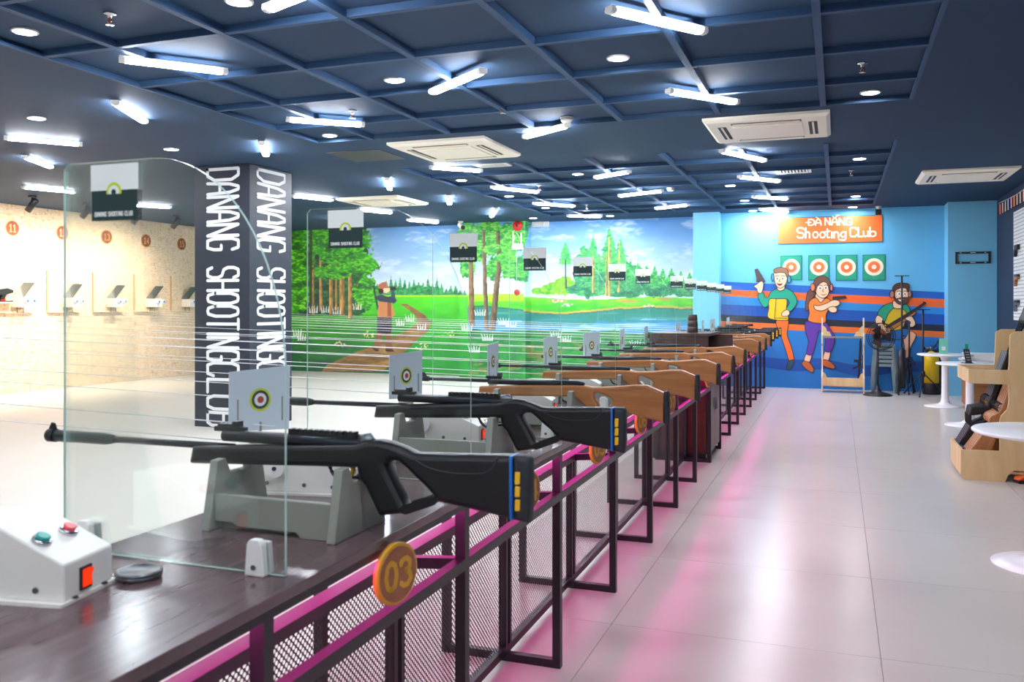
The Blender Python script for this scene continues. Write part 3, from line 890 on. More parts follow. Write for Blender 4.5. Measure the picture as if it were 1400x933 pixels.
    put(inpoly(x, y, F([(254, 198), (310, 196), (310, 222), (282, 240), (260, 236)])), (248, 214, 176))
    put(inpoly(x, y, F([(216, 176), (246, 152), (284, 148), (288, 190), (322, 196), (218, 206)])), (182, 108, 74))
    put(inpoly(x, y, F([(310, 190), (358, 186), (360, 212), (312, 216)])), (36, 40, 48))
    img[:] = img * (0.96 + 0.08 * fbm(x, y, 60, 99))[..., None]
    return np.clip(img, 0, 255)
M_mural = bpy.data.materials.new('mural_paint')
M_mural.use_nodes = True
_nt = M_mural.node_tree
_at = _nt.nodes.new('ShaderNodeVertexColor'); _at.layer_name = 'paint'
_nt.links.new(_at.outputs[0], _nt.nodes['Principled BSDF'].inputs['Base Color'])
_nt.nodes['Principled BSDF'].inputs['Roughness'].default_value = 0.5
def painted_grid(name, P00, PX, PZ, nx, nz, parent, label):
    """grid of painted wall skin from corner P00 along PX and PZ, colours computed per vertex"""
    P00, PX, PZ = np.array(P00), np.array(PX), np.array(PZ)
    i, k = np.meshgrid(np.linspace(0, 1, nx), np.linspace(0, 1, nz))
    V = P00 + i[..., None] * PX + k[..., None] * PZ
    u, v = proj(V[..., 0], V[..., 1], V[..., 2])
    col = mural(u, v) / 255.0
    col = np.where(col <= 0.04045, col / 12.92, ((col + 0.055) / 1.055) ** 2.4)
    me = bpy.data.meshes.new(name)
    me.vertices.add(nx * nz)
    me.vertices.foreach_set('co', V.reshape(-1).astype(np.float32))
    idx = np.arange(nx * nz).reshape(nz, nx)
    q = np.stack([idx[:-1, :-1], idx[:-1, 1:], idx[1:, 1:], idx[1:, :-1]], -1).reshape(-1, 4)
    me.loops.add(q.size); me.polygons.add(len(q))
    me.loops.foreach_set('vertex_index', q.reshape(-1).astype(np.int32))
    me.polygons.foreach_set('loop_start', (np.arange(len(q)) * 4).astype(np.int32))
    me.update(calc_edges=True)
    at = me.color_attributes.new('paint', 'FLOAT_COLOR', 'POINT')
    rgba = np.concatenate([col.reshape(-1, 3), np.ones((nx * nz, 1))], 1).astype(np.float32)
    at.data.foreach_set('color', rgba.reshape(-1))
    me.materials.append(M_mural)
    o = bpy.data.objects.new(name, me); C.objects.link(o); o.parent = parent
    o['label'] = label
    return o
ma = onY(280, 400, YB).x
painted_grid('mural', (ma, YB - 0.004, 0.0), (pA + 0.05 - ma, 0, 0), (0, 0, ZC), 740, 250, wb, 'painted meadow, forest, hunter and lake landscape')
YP = YB - 0.32
mx0, mx1 = onY(628, 400, YP).x, onY(718, 400, YP).x
pl = MB().box(mx0, mx1, YP, YB, 0, ZC).build('column', M_sky2)
tag(pl, 'wall column painted with three tall tree trunks over the lake', None, None, 'structure')
painted_grid('mural', (mx0, YP - 0.003, 0), (mx1 - mx0, 0, 0), (0, 0, ZC), 120, 250, pl, 'three painted tree trunks with green crowns')
painted_grid('mural', (mx1 + 0.003, YP, 0), (0, YB - YP, 0), (0, 0, ZC), 16, 250, pl, 'painted side face of the column')

# ================================================================== painted shooters on the blue wall
def decal(name, shapes, parent, label, Y=YS, step=0.0012, base=0.0015):
    """flat painted shapes: list of (kind, photo points, colour[, width]) laid on wall plane Y, later ones on top"""
    mats, mb = [], MB()
    names = {}
    def mi(c):
        if c not in names:
            names[c] = len(mats)
            mats.append(mat('paint_%d_%d_%d' % c, c, 0.55))
        return names[c]
    for n, s in enumerate(shapes):
        kind, pts, c = s[0], s[1], s[2]
        off = base + step * n
        if kind in ('poly', 'smooth'):
            pp = smooth(pts, 4) if kind == 'smooth' else pts
            W = [onY(u, v, Y) for u, v in pp]
            tris = tessellate_polygon([[Vector((w.x, w.z, 0)) for w in W]])
            mb.add([(w.x, Y - off, w.z) for w in W], [tuple(t) for t in tris], mi(c))
        elif kind == 'line':
            W = [onY(u, v, Y) for u, v in pts]
            st = [[(w.x, w.z) for w in W]]
            ribbon(mb, (0, Y - off, 0), (1, 0, 0), (0, 0, 1), (0, -1, 0), st, s[3], 0.0004, mi(c))
    o = mb.build(name, mats, parent)
    o['label'] = label
    return o
def T(ox, oy, s): return lambda pts: [(ox + a / s, oy + b / s) for a, b in pts]
def ell(cx, cy, rx, ry, n=20): return [(cx + rx * math.cos(2 * math.pi * k / n), cy + ry * math.sin(2 * math.pi * k / n)) for k in range(n)]
INK = (40, 34, 40); SKIN = (250, 206, 168)
LW = 0.010
x0_, x1_ = 984, 1296
def band(a0, a1, b0, b1, c): return ('poly', [(x0_, a0), (x1_, a1), (x1_, b1), (x0_, b0)], c)
bands = [band(385, 400, 395.5, 409.5, (22, 96, 186)), band(395.5, 409.5, 404.5, 421.3, (252, 104, 40)), band(404.5, 421.3, 416, 430.5, (38, 136, 208)),
         band(416, 430.5, 430, 445, (14, 82, 176)), band(430, 445, 439, 453.8, (24, 34, 52)), band(439, 453.8, 447, 462, (240, 112, 40)),
         ('poly', [(x0_, 447), (x1_, 462), (x1_, 560), (x0_, 560)], (24, 120, 196)),
         ('smooth', [(x0_, 482), (1040, 488), (1090, 492), (1120, 490), (1180, 500), (1250, 494), (x1_, 498), (x1_, 512), (1240, 508), (1180, 515), (1130, 505), (1090, 508), (1040, 502), (x0_, 500)], (12, 84, 168))]
decal('painted_stripes', bands, wb2, 'painted blue, orange and black stripes')
def figure(name, label, parts):
    sh = []
    for kind, pts, c in parts:
        if kind == 'l': sh.append(('line', pts, INK, LW * 0.8)); continue
        if kind == 'n': sh.append(('smooth', pts, c)); continue
        if kind == 'p':
            sh.append(('poly', pts, c)); sh.append(('line', pts + [pts[0]], INK, LW * 0.7)); continue
        pp = smooth(pts, 4)
        sh.append(('smooth', pts, c))
        sh.append(('line', pp + [pp[0]], INK, LW))
    decal(name, sh, wb2, label, base=0.0165, step=0.0007)
A = T(1000, 340, 5.18)
figure('painted_man', 'painted man in teal and yellow jacket raising a pistol', [
 ('s', A([(315, 515), (400, 505), (400, 560), (395, 615), (425, 700), (443, 785), (410, 795), (385, 720), (355, 630)]), (240, 112, 32)),
 ('s', A([(410, 795), (440, 790), (438, 820), (410, 860), (390, 850), (395, 825)]), (18, 84, 96)),
 ('s', A([(270, 350), (385, 350), (390, 430), (402, 480), (395, 508), (310, 505), (258, 485), (266, 420)]), (240, 196, 30)),
 ('s', A([(325, 285), (375, 280), (430, 305), (460, 350), (462, 390), (435, 430), (410, 448), (388, 432), (400, 405), (412, 385), (390, 358), (330, 356), (272, 358), (262, 400), (240, 416), (215, 400), (186, 330), (222, 308), (240, 345), (262, 340), (280, 308)]), (22, 160, 130)),
 ('s', A([(355, 462), (375, 440), (400, 435), (413, 455), (400, 476), (365, 480)]), SKIN),
 ('p', A([(166, 150), (185, 143), (226, 210), (240, 235), (222, 246), (204, 228), (178, 236), (180, 210)]), (78, 66, 62)),
 ('s', A([(185, 250), (212, 230), (228, 250), (216, 310), (190, 312), (180, 285), (160, 268)]), SKIN),
 ('s', A([(328, 255), (372, 255), (376, 285), (346, 300), (326, 288)]), SKIN),
 ('s', A([(301, 182), (312, 165), (385, 165), (396, 200), (390, 240), (370, 270), (345, 281), (320, 266), (305, 225)]), SKIN),
 ('s', A([(300, 152), (330, 135), (380, 138), (402, 160), (404, 205), (391, 200), (380, 175), (345, 170), (312, 175), (303, 166)]), (150, 104, 76)),
 ('s', A(ell(293, 205, 10, 26)), (60, 150, 200)), ('s', A(ell(409, 218, 12, 27)), (60, 150, 200)),
 ('n', A(ell(324, 213, 10, 9)), (250, 250, 250)), ('n', A(ell(365, 213, 10, 9)), (250, 250, 250)),
 ('n', A(ell(325, 214, 5, 6, 10)), (50, 38, 34)), ('n', A(ell(364, 214, 5, 6, 10)), (50, 38, 34)),
 ('l', A([(312, 196), (324, 192), (336, 197)]), INK), ('l', A([(354, 197), (366, 192), (378, 196)]), INK), ('l', A([(344, 218), (338, 232), (346, 235)]), INK),
 ('n', A([(320, 246), (342, 250), (364, 247), (352, 261), (338, 263)]), (120, 40, 40)), ('l', A([(318, 352), (312, 420), (306, 500)]), INK), ('l', A([(310, 492), (396, 494)]), INK)])
figure('painted_woman', 'painted woman in orange shirt and purple trousers aiming a pistol', [
 ('s', A([(545, 302), (580, 290), (592, 320), (567, 370), (548, 430), (525, 436), (528, 360)]), (112, 72, 56)),
 ('s', A([(530, 748), (568, 756), (550, 806), (515, 802)]), SKIN), ('s', A([(665, 724), (700, 732), (685, 796), (648, 790)]), SKIN),
 ('s', A([(510, 798), (550, 805), (582, 850), (575, 877), (545, 866), (500, 822)]), (196, 104, 46)), ('s', A([(640, 788), (690, 795), (730, 830), (728, 851), (690, 846), (640, 822)]), (196, 104, 46)),
 ('s', A([(530, 515), (620, 530), (665, 520), (700, 570), (730, 620), (722, 690), (700, 732), (660, 720), (664, 640), (622, 582), (606, 640), (590, 700), (572, 752), (532, 742), (546, 660), (525, 590)]), (92, 52, 160)),
 ('s', A([(600, 322), (650, 340), (662, 376), (625, 384), (598, 352)]), SKIN),
 ('s', A([(560, 366), (600, 348), (632, 382), (668, 352), (700, 366), (702, 395), (690, 430), (670, 470), (666, 520), (620, 529), (545, 511), (552, 460), (545, 400)]), (240, 128, 44)),
 ('p', A([(718, 342), (808, 335), (813, 352), (765, 360), (746, 370), (742, 415), (725, 415), (728, 370), (718, 360)]), (44, 42, 48)),
 ('s', A([(585, 402), (620, 405), (680, 385), (720, 365), (760, 370), (766, 395), (740, 410), (700, 415), (650, 440), (610, 438), (590, 426)]), SKIN),
 ('s', A([(685, 422), (720, 410), (746, 425), (740, 450), (710, 453), (690, 440)]), SKIN),
 ('s', A([(600, 258), (640, 232), (682, 250), (694, 290), (682, 330), (655, 351), (625, 345), (600, 315)]), SKIN),
 ('s', A([(580, 268), (590, 220), (630, 195), (670, 200), (700, 240), (707, 290), (692, 300), (682, 255), (652, 236), (612, 262), (597, 304), (583, 302)]), (112, 72, 56)),
 ('s', A(ell(576, 275, 16, 27)), (240, 120, 80)), ('s', A(ell(708, 277, 10, 25)), (232, 110, 120)),
 ('n', A(ell(627, 280, 13, 11)), (250, 250, 250)), ('n', A(ell(670, 278, 12, 11)), (250, 250, 250)), ('n', A(ell(628, 281, 6, 7, 10)), (64, 72, 92)), ('n', A(ell(669, 279, 6, 7, 10)), (64, 72, 92)),
 ('l', A([(612, 262), (627, 258), (642, 264)]), INK), ('l', A([(658, 262), (670, 257), (683, 262)]), INK), ('l', A([(650, 288), (646, 304), (654, 306)]), INK),
 ('n', A([(632, 322), (650, 327), (672, 320), (660, 332), (645, 333)]), (214, 96, 96))])
B_ = T(1170, 360, 4.907)
figure('painted_bearded_man', 'painted bearded man in green and yellow shirt holding a rifle', [
 ('s', B_([(325, 628), (356, 624), (396, 670), (390, 686), (340, 662)]), (24, 64, 120)),
 ('s', B_([(318, 490), (360, 455), (402, 475), (396, 510), (370, 560), (356, 626), (325, 632), (326, 560)]), (248, 178, 140)),
 ('s', B_([(225, 462), (320, 440), (352, 450), (338, 492), (310, 512), (232, 505)]), (24, 100, 170)),
 ('s', B_([(215, 318), (250, 300), (300, 306), (350, 316), (334, 380), (312, 436), (250, 452), (190, 442), (196, 390)]), (216, 178, 30)),
 ('s', B_([(180, 290), (250, 265), (272, 290), (240, 312), (214, 345), (190, 392), (145, 347)]), (22, 154, 118)), ('s', B_([(300, 300), (335, 275), (358, 300), (364, 330), (345, 338), (325, 315)]), (22, 154, 118)),
 ('s', B_([(145, 350), (182, 372), (176, 395), (200, 430), (236, 450), (225, 472), (200, 466), (160, 430), (130, 390)]), SKIN),
 ('s', B_([(210, 438), (330, 370), (385, 325), (402, 335), (350, 377), (230, 457)]), (186, 116, 56)),
 ('s', B_([(215, 416), (330, 345), (440, 277), (452, 260), (470, 268), (450, 286), (335, 364), (222, 430)]), (52, 38, 36)),
 ('s', B_([(330, 372), (370, 355), (396, 390), (396, 416), (375, 429), (355, 420), (366, 396)]), SKIN),
 ('s', B_([(252, 252), (300, 276), (306, 300), (276, 306), (250, 292)]), SKIN),
 ('s', B_([(258, 188), (300, 168), (340, 170), (352, 200), (348, 240), (325, 270), (300, 276), (272, 258), (256, 225)]), SKIN),
 ('s', B_([(254, 218), (272, 238), (300, 232), (350, 232), (346, 260), (312, 279), (280, 272), (262, 250)]), (96, 56, 40)),
 ('s', B_([(245, 178), (255, 150), (290, 133), (350, 138), (358, 165), (346, 192), (336, 170), (300, 168), (264, 186), (259, 226), (249, 220)]), (84, 48, 36)),
 ('s', B_(ell(242, 210, 15, 24)), (190, 120, 90)), ('s', B_(ell(362, 207, 11, 24)), (190, 120, 90)),
 ('n', B_(ell(288, 206, 11, 10)), (250, 250, 250)), ('n', B_(ell(330, 208, 11, 10)), (250, 250, 250)), ('n', B_(ell(290, 207, 5, 6, 10)), (40, 60, 60)), ('n', B_(ell(329, 208, 5, 6, 10)), (40, 60, 60)),
 ('l', B_([(276, 190), (290, 185), (302, 192)]), INK), ('l', B_([(320, 190), (332, 186), (344, 192)]), INK), ('n', B_([(284, 242), (300, 246), (318, 242), (308, 254), (294, 255)]), (250, 250, 250))])

# orange sign and the four target boards
def board(name, corners, thick, face, side, label, cat, group=None):
    W = [onY(u, v, YS - thick) for u, v in corners]
    c = sum(W, Vector()) / 4
    t = empty(name, (c.x, YS, c.z), 0, label, cat, group)
    mb = MB()
    w = max(abs(p.x - c.x) for p in W); h = (abs(W[0].z - W[3].z)) / 2
    mb.box(-w, w, -thick, 0, -h, h)
    mb.build('backing', side, t)
    MB().box(-w + 0.012, w - 0.012, -thick - 0.002, -thick, -h + 0.012, h - 0.012).build('face', face, t)
    return t, c, w, h
sg, sc_, sw, sh_ = board('club_sign', [(1064, 298), (1207, 293), (1206, 332), (1064, 334)], 0.010, M_orange, M_teal_d, 'orange club sign with cream hand lettering on the blue wall', 'sign')
S_ = T(1040, 280, 7.0)
def sign_word(word, pxs, y0, y1, w):
    """pxs: left and right photo column of every letter"""
    mb = MB()
    for ch, (a, b) in zip(word, pxs):
        pa = onY(1040 + a / 7.0, 280 + y0 / 7.0, YS - 0.012) ; pb = onY(1040 + b / 7.0, 280 + y1 / 7.0, YS - 0.012)
        ribbon(mb, (pa.x, YS - 0.012, pa.z), (pb.x - pa.x, 0, 0), (0, 0, pb.z - pa.z), (0, -1, 0), GL[ch], w, 0.002)
    return mb
LWS = 0.024
mb = sign_word('D', [(458, 512)], 198, 140, LWS); mb.v += []
w2 = sign_word('A', [(524, 578)], 197, 140, LWS); w3 = sign_word('NANG', [(616, 662), (680, 734), (752, 800), (818, 872)], 194, 128, LWS)
def merge(a, *bs):
    for b in bs:
        n = len(a.v); a.v += b.v; a.f += [tuple(n + i for i in f) for f in b.f]; a.m += b.m; a.sm += b.sm
    return a
def mark(pts, w=0.016):
    m_ = MB(); W = [onY(1040 + a / 7.0, 280 + b / 7.0, YS - 0.012) for a, b in pts]
    ribbon(m_, (0, YS - 0.012, 0), (1, 0, 0), (0, 0, 1), (0, -1, 0), [[(p.x, p.z) for p in W]], w, 0.002); return m_
top = merge(mb, w2, w3, mark([(436, 170), (480, 170)], LWS), mark([(532, 120), (552, 132)]), mark([(688, 112), (700, 121), (716, 121), (728, 112)]), mark([(722, 104), (734, 98), (742, 106), (754, 100)]))
o = top.build('lettering', M_cream, sg); o.location = (-sc_.x, -YS, -sc_.z); o['label'] = 'cream lettering, upper line'
low = sign_word('Shootin', [(350, 412), (430, 472), (498, 550), (566, 618), (620, 664), (672, 690), (700, 748)], 318, 222, LWS)
g_ = sign_word('g', [(764, 818)], 314, 222, LWS); cl_ = sign_word('CLub', [(856, 918), (934, 974), (984, 1032), (1046, 1102)], 306, 220, LWS)
o = merge(low, g_, cl_).build('lettering', M_cream, sg); o.location = (-sc_.x, -YS, -sc_.z); o['label'] = 'cream lettering, lower line'
M_ringo = mat('ring_orange', (240, 128, 64), 0.55)
for i, (a, b) in enumerate(((190, 395), (456, 658), (718, 926), (975, 1195))):
    y0, y1 = 488 - i * 3, 722 + (i > 1) * 4
    t, c, w, h = board('target_board', [(1040 + a / 7, 280 + y0 / 7), (1040 + b / 7, 280 + (y0 - 2) / 7), (1040 + b / 7, 280 + y1 / 7), (1040 + a / 7, 280 + (y1 + 2) / 7)], 0.008, M_teal, M_teal_d,
                       'green square target board with orange rings, %s from the left under the sign' % ORD[i], 'target', 'target boards on the blue wall')
    for k, (r, m_) in enumerate(((0.34, M_cream), (0.225, M_ringo), (0.16, M_orange), (0.09, M_cream))):
        MB().lathe([(r * 2 * h * 0.98, 0.0), (r * 2 * h * 0.98, 0.0012)], (0, -0.0101 - 0.0012 * k, 0.01), 28, 0, 'y').build('ring', m_, t)

# ================================================================== the counter
def sk(Y): return -0.0115 * (Y - 2.3 * H)            # the counter runs a touch askew to the room
ZD = 0.618 * H                                       # top of the counter
XO, XM, XI = -0.715 * H, -0.880 * H, -1.050 * H      # outer posts, mesh plane, inner posts
ZR = 0.485 * H                                       # foot rail height
TB = 0.030                                           # steel tube
def counter(Y0, Y1, posts, nlabel, lab):
    t = empty('shooting_counter', (0, Y0, 0), 0, 'dark walnut counter on black steel posts, ' + lab, 'counter', 'shooting counters')
    def P(x, y, z): return (x + sk(y), y - Y0, z)
    zt = ZD - 0.022
    TR = 0.020
    ZI = 0.640; WI = 0.05
    for nm, x, z, ww, hh in (('top_rail', XO - TB / 2, zt - TR / 2, TB, TR), ('top_rail', XI - TB / 2, zt - TR / 2, TB, TR), ('foot_rail', XO - TB / 2, ZR - TB / 2, TB, TB), ('mesh_rail', XM, ZI - TB / 2, WI, TB), ('mesh_rail', XM, 0.045, TB, TB)):
        MB().bar(P(x, Y0, z), P(x, Y1, z), ww, hh).build(nm, M_black, t)
    for y in posts:
        for x in (XO - TB / 2, XI - TB / 2):
            MB().bar(P(x, y, 0), P(x, y, zt - TR), TB, TB).build('post', M_black, t)
        for s in (-1, 1):
            MB().bar(P(XM, y + s * 0.022, 0.03), P(XM, y + s * 0.022, ZI - TB), TB, 0.02).build('mesh_post', M_black, t)
        MB().bar(P(XO - TB, y, ZR - TB / 2), P(XM + TB / 2, y, ZI - TB / 2), TB, TB).build('cross_bar', M_black, t)
        MB().bar(P(XI - TB / 2, y, TB / 2), P(XO - TB, y, TB / 2), TB, TB).build('foot_bar', M_black, t)
    yy = sorted(posts)
    for a, b in zip(yy[:-1], yy[1:]):
        L = b - a - 0.085
        m_ = MB().add([(0, -L / 2, 0.06), (0, L / 2, 0.06), (0, L / 2, ZR - TB - 0.01), (0, -L / 2, ZR - TB - 0.01)], [(0, 1, 2, 3)])
        o = m_.build('perforated_sheet', M_perf, t)
        c = (a + b) / 2
        o.location = (XM + sk(c), c - Y0, 0); o.rotation_euler = (0, 0, 0.0115)
    # magenta light strip fixed under the front rail, shining on rail and floor
    st = empty('led_strip', (0, Y0, zt - TR), 0, 'magenta LED strip under the counter edge, ' + lab, 'light strip', 'magenta strips under the counter')
    for x in (XO - TB * 1.4, XI + 0.03):
        MB().bar(P(x, Y0 + 0.05, -0.004 if x > XM + .05 else TR - 0.004), P(x, Y1 - 0.05, -0.004 if x > XM + .05 else TR - 0.004), 0.012, 0.008).build('diode_tape', M_led, st)
    # worktop
    tp = MB()
    xo, xi = XO + 0.006, -1.108 * H
    tp.add([P(xi, Y0, ZD - 0.022), P(xo, Y0, ZD - 0.022), P(xo, Y1, ZD - 0.022), P(xi, Y1, ZD - 0.022), P(xi, Y0, ZD), P(xo, Y0, ZD), P(xo, Y1, ZD), P(xi, Y1, ZD)],
           [(0, 3, 2, 1), (4, 5, 6, 7), (0, 1, 5, 4), (1, 2, 6, 5), (2, 3, 7, 6), (3, 0, 4, 7)])
    o = tp.build('worktop', M_desk, t); bevel(o, 0.002)
S1 = [v * H for v in (-0.38, 0.295, 0.972, 1.65, 2.325, 3.003, 3.683, 4.362, 5.03, 5.69)]
S2 = [v * H for v in (6.26, 6.93, 7.6, 8.26, 8.93, 9.61, 10.3, 10.98)]
counter(-0.40 * H, 5.70 * H, S1, 0, 'near run from the viewer to the cabinet')
counter(6.25 * H, 10.99 * H, S2, 0, 'far run between the cabinet and the blue wall')

# cabinet between the two runs
y0, y1 = 5.73 * H, 6.22 * H
cx0, cx1 = -1.12 * H + sk(y0), -0.74 * H + sk(y0)
t = empty('cabinet', (0, y0, 0), 0, 'dark wood cabinet standing between the two counter runs', 'cabinet')
zc = 0.82 * H; D = y1 - y0
MB().box(cx0, cx1, 0, D, 0.06, 0.60 * H).build('body', M_cab, t)
MB().box(cx0, cx1 - 0.02, 0.01, D - 0.01, 0, 0.06).build('plinth', M_black, t)
MB().box(cx0, cx1, 0, 0.02, 0.60 * H, zc - 0.025).build('side_panel', M_cab, t)
MB().box(cx0, cx1, D - 0.02, D, 0.60 * H, zc - 0.025).build('side_panel', M_cab, t)
MB().box(cx0, cx0 + 0.02, 0.02, D - 0.02, 0.60 * H, zc - 0.025).build('back_panel', M_cab, t)
MB().box(cx0 - 0.01, cx1 + 0.01, -0.01, D + 0.01, zc - 0.025, zc).build('top', M_cab, t)
for a, b in ((0.012, D / 2 - 0.003), (D / 2 + 0.003, D - 0.012)):
    d_ = MB().box(cx1, cx1 + 0.018, a, b, 0.08, 0.58 * H).build('door', M_cabdoor, t)
    MB().tube([(cx1 + 0.03, (a if a > 0.1 else b) + (0.04 if a > 0.1 else -0.04), 0.42), (cx1 + 0.03, (a if a > 0.1 else b) + (0.04 if a > 0.1 else -0.04), 0.52)], 0.006, 8).build('handle', M_grey_steel, d_)
MB().box(cx0 + 0.06, cx1 - 0.015, -0.016, 0, 0.08, 0.59 * H).build('side_door', M_cabdoor, t)
MB().box(cx1 + 0.0, cx1 + 0.14, D - 0.02, D, 0.63 * H, 0.80 * H).build('flap', M_cab, t)
# dark pot of stacked cups on the cabinet
p = onY(947, 455, 5.95 * H)
t = empty('cup_stack', (p.x, 5.95 * H, zc), 0, 'dark brown stack of cups on the cabinet top', 'cup stack')
for k in range(3):
    MB().lathe([(0.046 - 0.003 * k, 0.0), (0.05 - 0.003 * k, 0.004), (0.047 - 0.003 * k, 0.05), (0.043 - 0.003 * k, 0.054)], (0, 0, 0.054 * k), 20).build('cup', M_cab, t)

# ------------------------------------------------------------------ lane things
LP = 0.685 * H
LANES = []                                            # (number, gun Y, kind, butt shift)
for k in range(7): LANES.append((3 + k, 1.30 * H + LP * k, 'b' if k < 2 else 'w'))
for k in range(6): LANES.append((10 + k, 6.66 * H + 0.688 * H * k, 'w' if k < 3 else 't'))
YG = 1.30 * H
ZREST = 0.722 * H                                     # where the fore-end lies on the rest
XREF = -0.88 * H
def unp(o, s, Y, xr):                                 # crop pixel -> rifle-local x,z
    def f(pts):
        r = []
        for a, b in pts:
            w = onY(o[0] + a / s, o[1] + b / s, Y); r.append((w.x - xr, w.z - ZREST))
        return r
    return f
# --- black synthetic rifle
R1 = unp((240, 480), 2.692, YG, XREF)
def black_rifle():
    t = empty('air_rifle')
    st = R1([(55, 345), (50, 404), (100, 411), (340, 416), (530, 420), (545, 440), (560, 458), (585, 466)]) + []
    outline = R1([(62, 346), (52, 404), (60, 409), (340, 416), (520, 420), (660, 424), (668, 465), (690, 490), (738, 592), (745, 600), (828, 590), (842, 578), (936, 548), (965, 551), (1060, 572), (1222, 611), (1236, 381), (1185, 379), (900, 374), (868, 372), (826, 352), (780, 334), (740, 325), (690, 326), (650, 338)])
    hole = R1([(762, 412), (785, 398), (812, 400), (836, 420), (872, 458), (905, 488), (938, 526), (934, 538), (842, 570), (834, 566), (822, 536), (800, 492), (776, 446)])
    solid2d('stock', [outline, hole], 0.050, 0.013, M_plastic_b, t)
    sp = R1([(1216, 380), (1228, 380), (1228, 612), (1216, 609)])
    solid2d('butt_spacer', [sp], 0.0515, 0.004, M_blue, t)
    pad = R1([(1228, 379), (1272, 382), (1287, 398), (1288, 560), (1282, 627), (1228, 613)])
    pd = solid2d('butt_pad', [pad], 0.048, 0.012, M_rubber, t)
    for (a, b) in ((436, 484), (488, 530), (536, 580)):
        q = R1([(1238, a), (1258, a), (1256, b), (1236, b)])
        mb = MB().prism(q, -0.0255, 0.0255, 'y')
        o = mb.build('pad_insert', M_yellow, t); bevel(o, 0.003)
    def X(a): return R1([(a, 330)])[0][0]
    def Z(b, a=300): return R1([(a, b)])[0][1]
    # action, barrel, muzzle brake (pixels of the whole photograph mapped on the rifle plane)
    G = unp((0, 0), 1.0, YG, XREF)
    zb = G([(200, 604)])[0][1]
    ax0, ax1 = G([(300, 600)])[0][0], G([(508, 600)])[0][0]
    za = G([(400, 601)])[0][1]
    MB().tube([(ax0, 0, za), (ax1 - 0.01, 0, za), (ax1, 0, za)], [0.0145, 0.0145, 0.010], 16).build('action_tube', M_barrel, t)
    m0, m1 = G([(60, 604)])[0][0], G([(146, 604)])[0][0]
    MB().tube([(m1 - 0.01, 0, zb), (ax0 + 0.03, 0, zb + 0.001)], 0.0085, 14).build('barrel', M_barrel, t)
    MB().tube([(m0 + 0.025, 0, zb), (m1 - 0.02, 0, zb), (m1 + 0.01, 0, zb)], [0.0155, 0.0155, 0.010], 16).build('muzzle_brake', M_barrel_g, t)
    MB().tube([(m0, 0, zb), (m0 + 0.004, 0, zb), (m0 + 0.028, 0, zb)], [0.014, 0.0175, 0.0175], 16).build('muzzle_cap', M_plastic_b, t)
    mb = MB(); mb.prism([(m0 + 0.004, zb + 0.016), (m0 + 0.028, zb + 0.016), (m0 + 0.022, zb + 0.032), (m0 + 0.014, zb + 0.034)], -0.003, 0.003, 'y'); mb.build('front_sight', M_plastic_b, t)
    r0, r1 = G([(288, 590)])[0], G([(320, 590)])[0]
    mb = MB(); mb.box(r0[0], r1[0] + 0.02, -0.008, 0.008, za + 0.010, za + 0.022); mb.box(r1[0] - 0.012, r1[0] + 0.002, -0.014, 0.014, za + 0.020, za + 0.036); mb.box(r0[0] + 0.008, r1[0] - 0.012, -0.005, 0.005, za + 0.02, za + 0.028)
    o = mb.build('rear_sight', M_plastic_b, t); bevel(o, 0.002)
    q0, q1 = G([(389, 590)])[0][0], G([(481, 590)])[0][0]
    mb = MB(); mb.box(q0, q1, -0.008, 0.008, za + 0.012, za + 0.020)
    n = 12
    for k in range(n):
        x = q0 + (q1 - q0) * (k + 0.1) / n; mb.box(x, x + (q1 - q0) / n * 0.62, -0.0105, 0.0105, za + 0.019, za + 0.026)
    mb.build('scope_rail', M_plastic_b, t)
    gd = R1([(545, 418), (556, 446), (578, 468), (604, 470), (640, 464), (664, 458)])
    MB().tube([(p[0], 0, p[1]) for p in smooth(gd, 4, False)], 0.0045, 8).build('trigger_guard', M_plastic_b, t)
    tr = R1([(622, 418), (632, 432), (630, 448), (622, 462)])
    MB().tube([(p[0], 0, p[1]) for p in smooth(tr, 4, False)], [0.006] * 8 + [0.005] * 4 + [0.004], 8).build('trigger', M_gold, t)
    c1 = R1([(700, 318)])[0]
    MB().tube([(c1[0] - 0.03, 0, c1[1] - 0.006), (c1[0] - 0.006, 0, c1[1] - 0.004), (c1[0] + 0.006, 0, c1[1] - 0.014)], [0.013, 0.015, 0.008], 14).build('end_cap', M_grey_steel, t)
    ck = R1([(880, 396), (930, 424), (1000, 440), (1080, 444), (1130, 440), (1160, 418), (1176, 384)])
    mb = MB()
    for s in (-1, 1): mb.tube([(p[0], s * 0.0245, p[1]) for p in smooth(ck, 4, False)], 0.0022, 6)
    mb.build('cheek_groove', M_rubber, t)
    return t
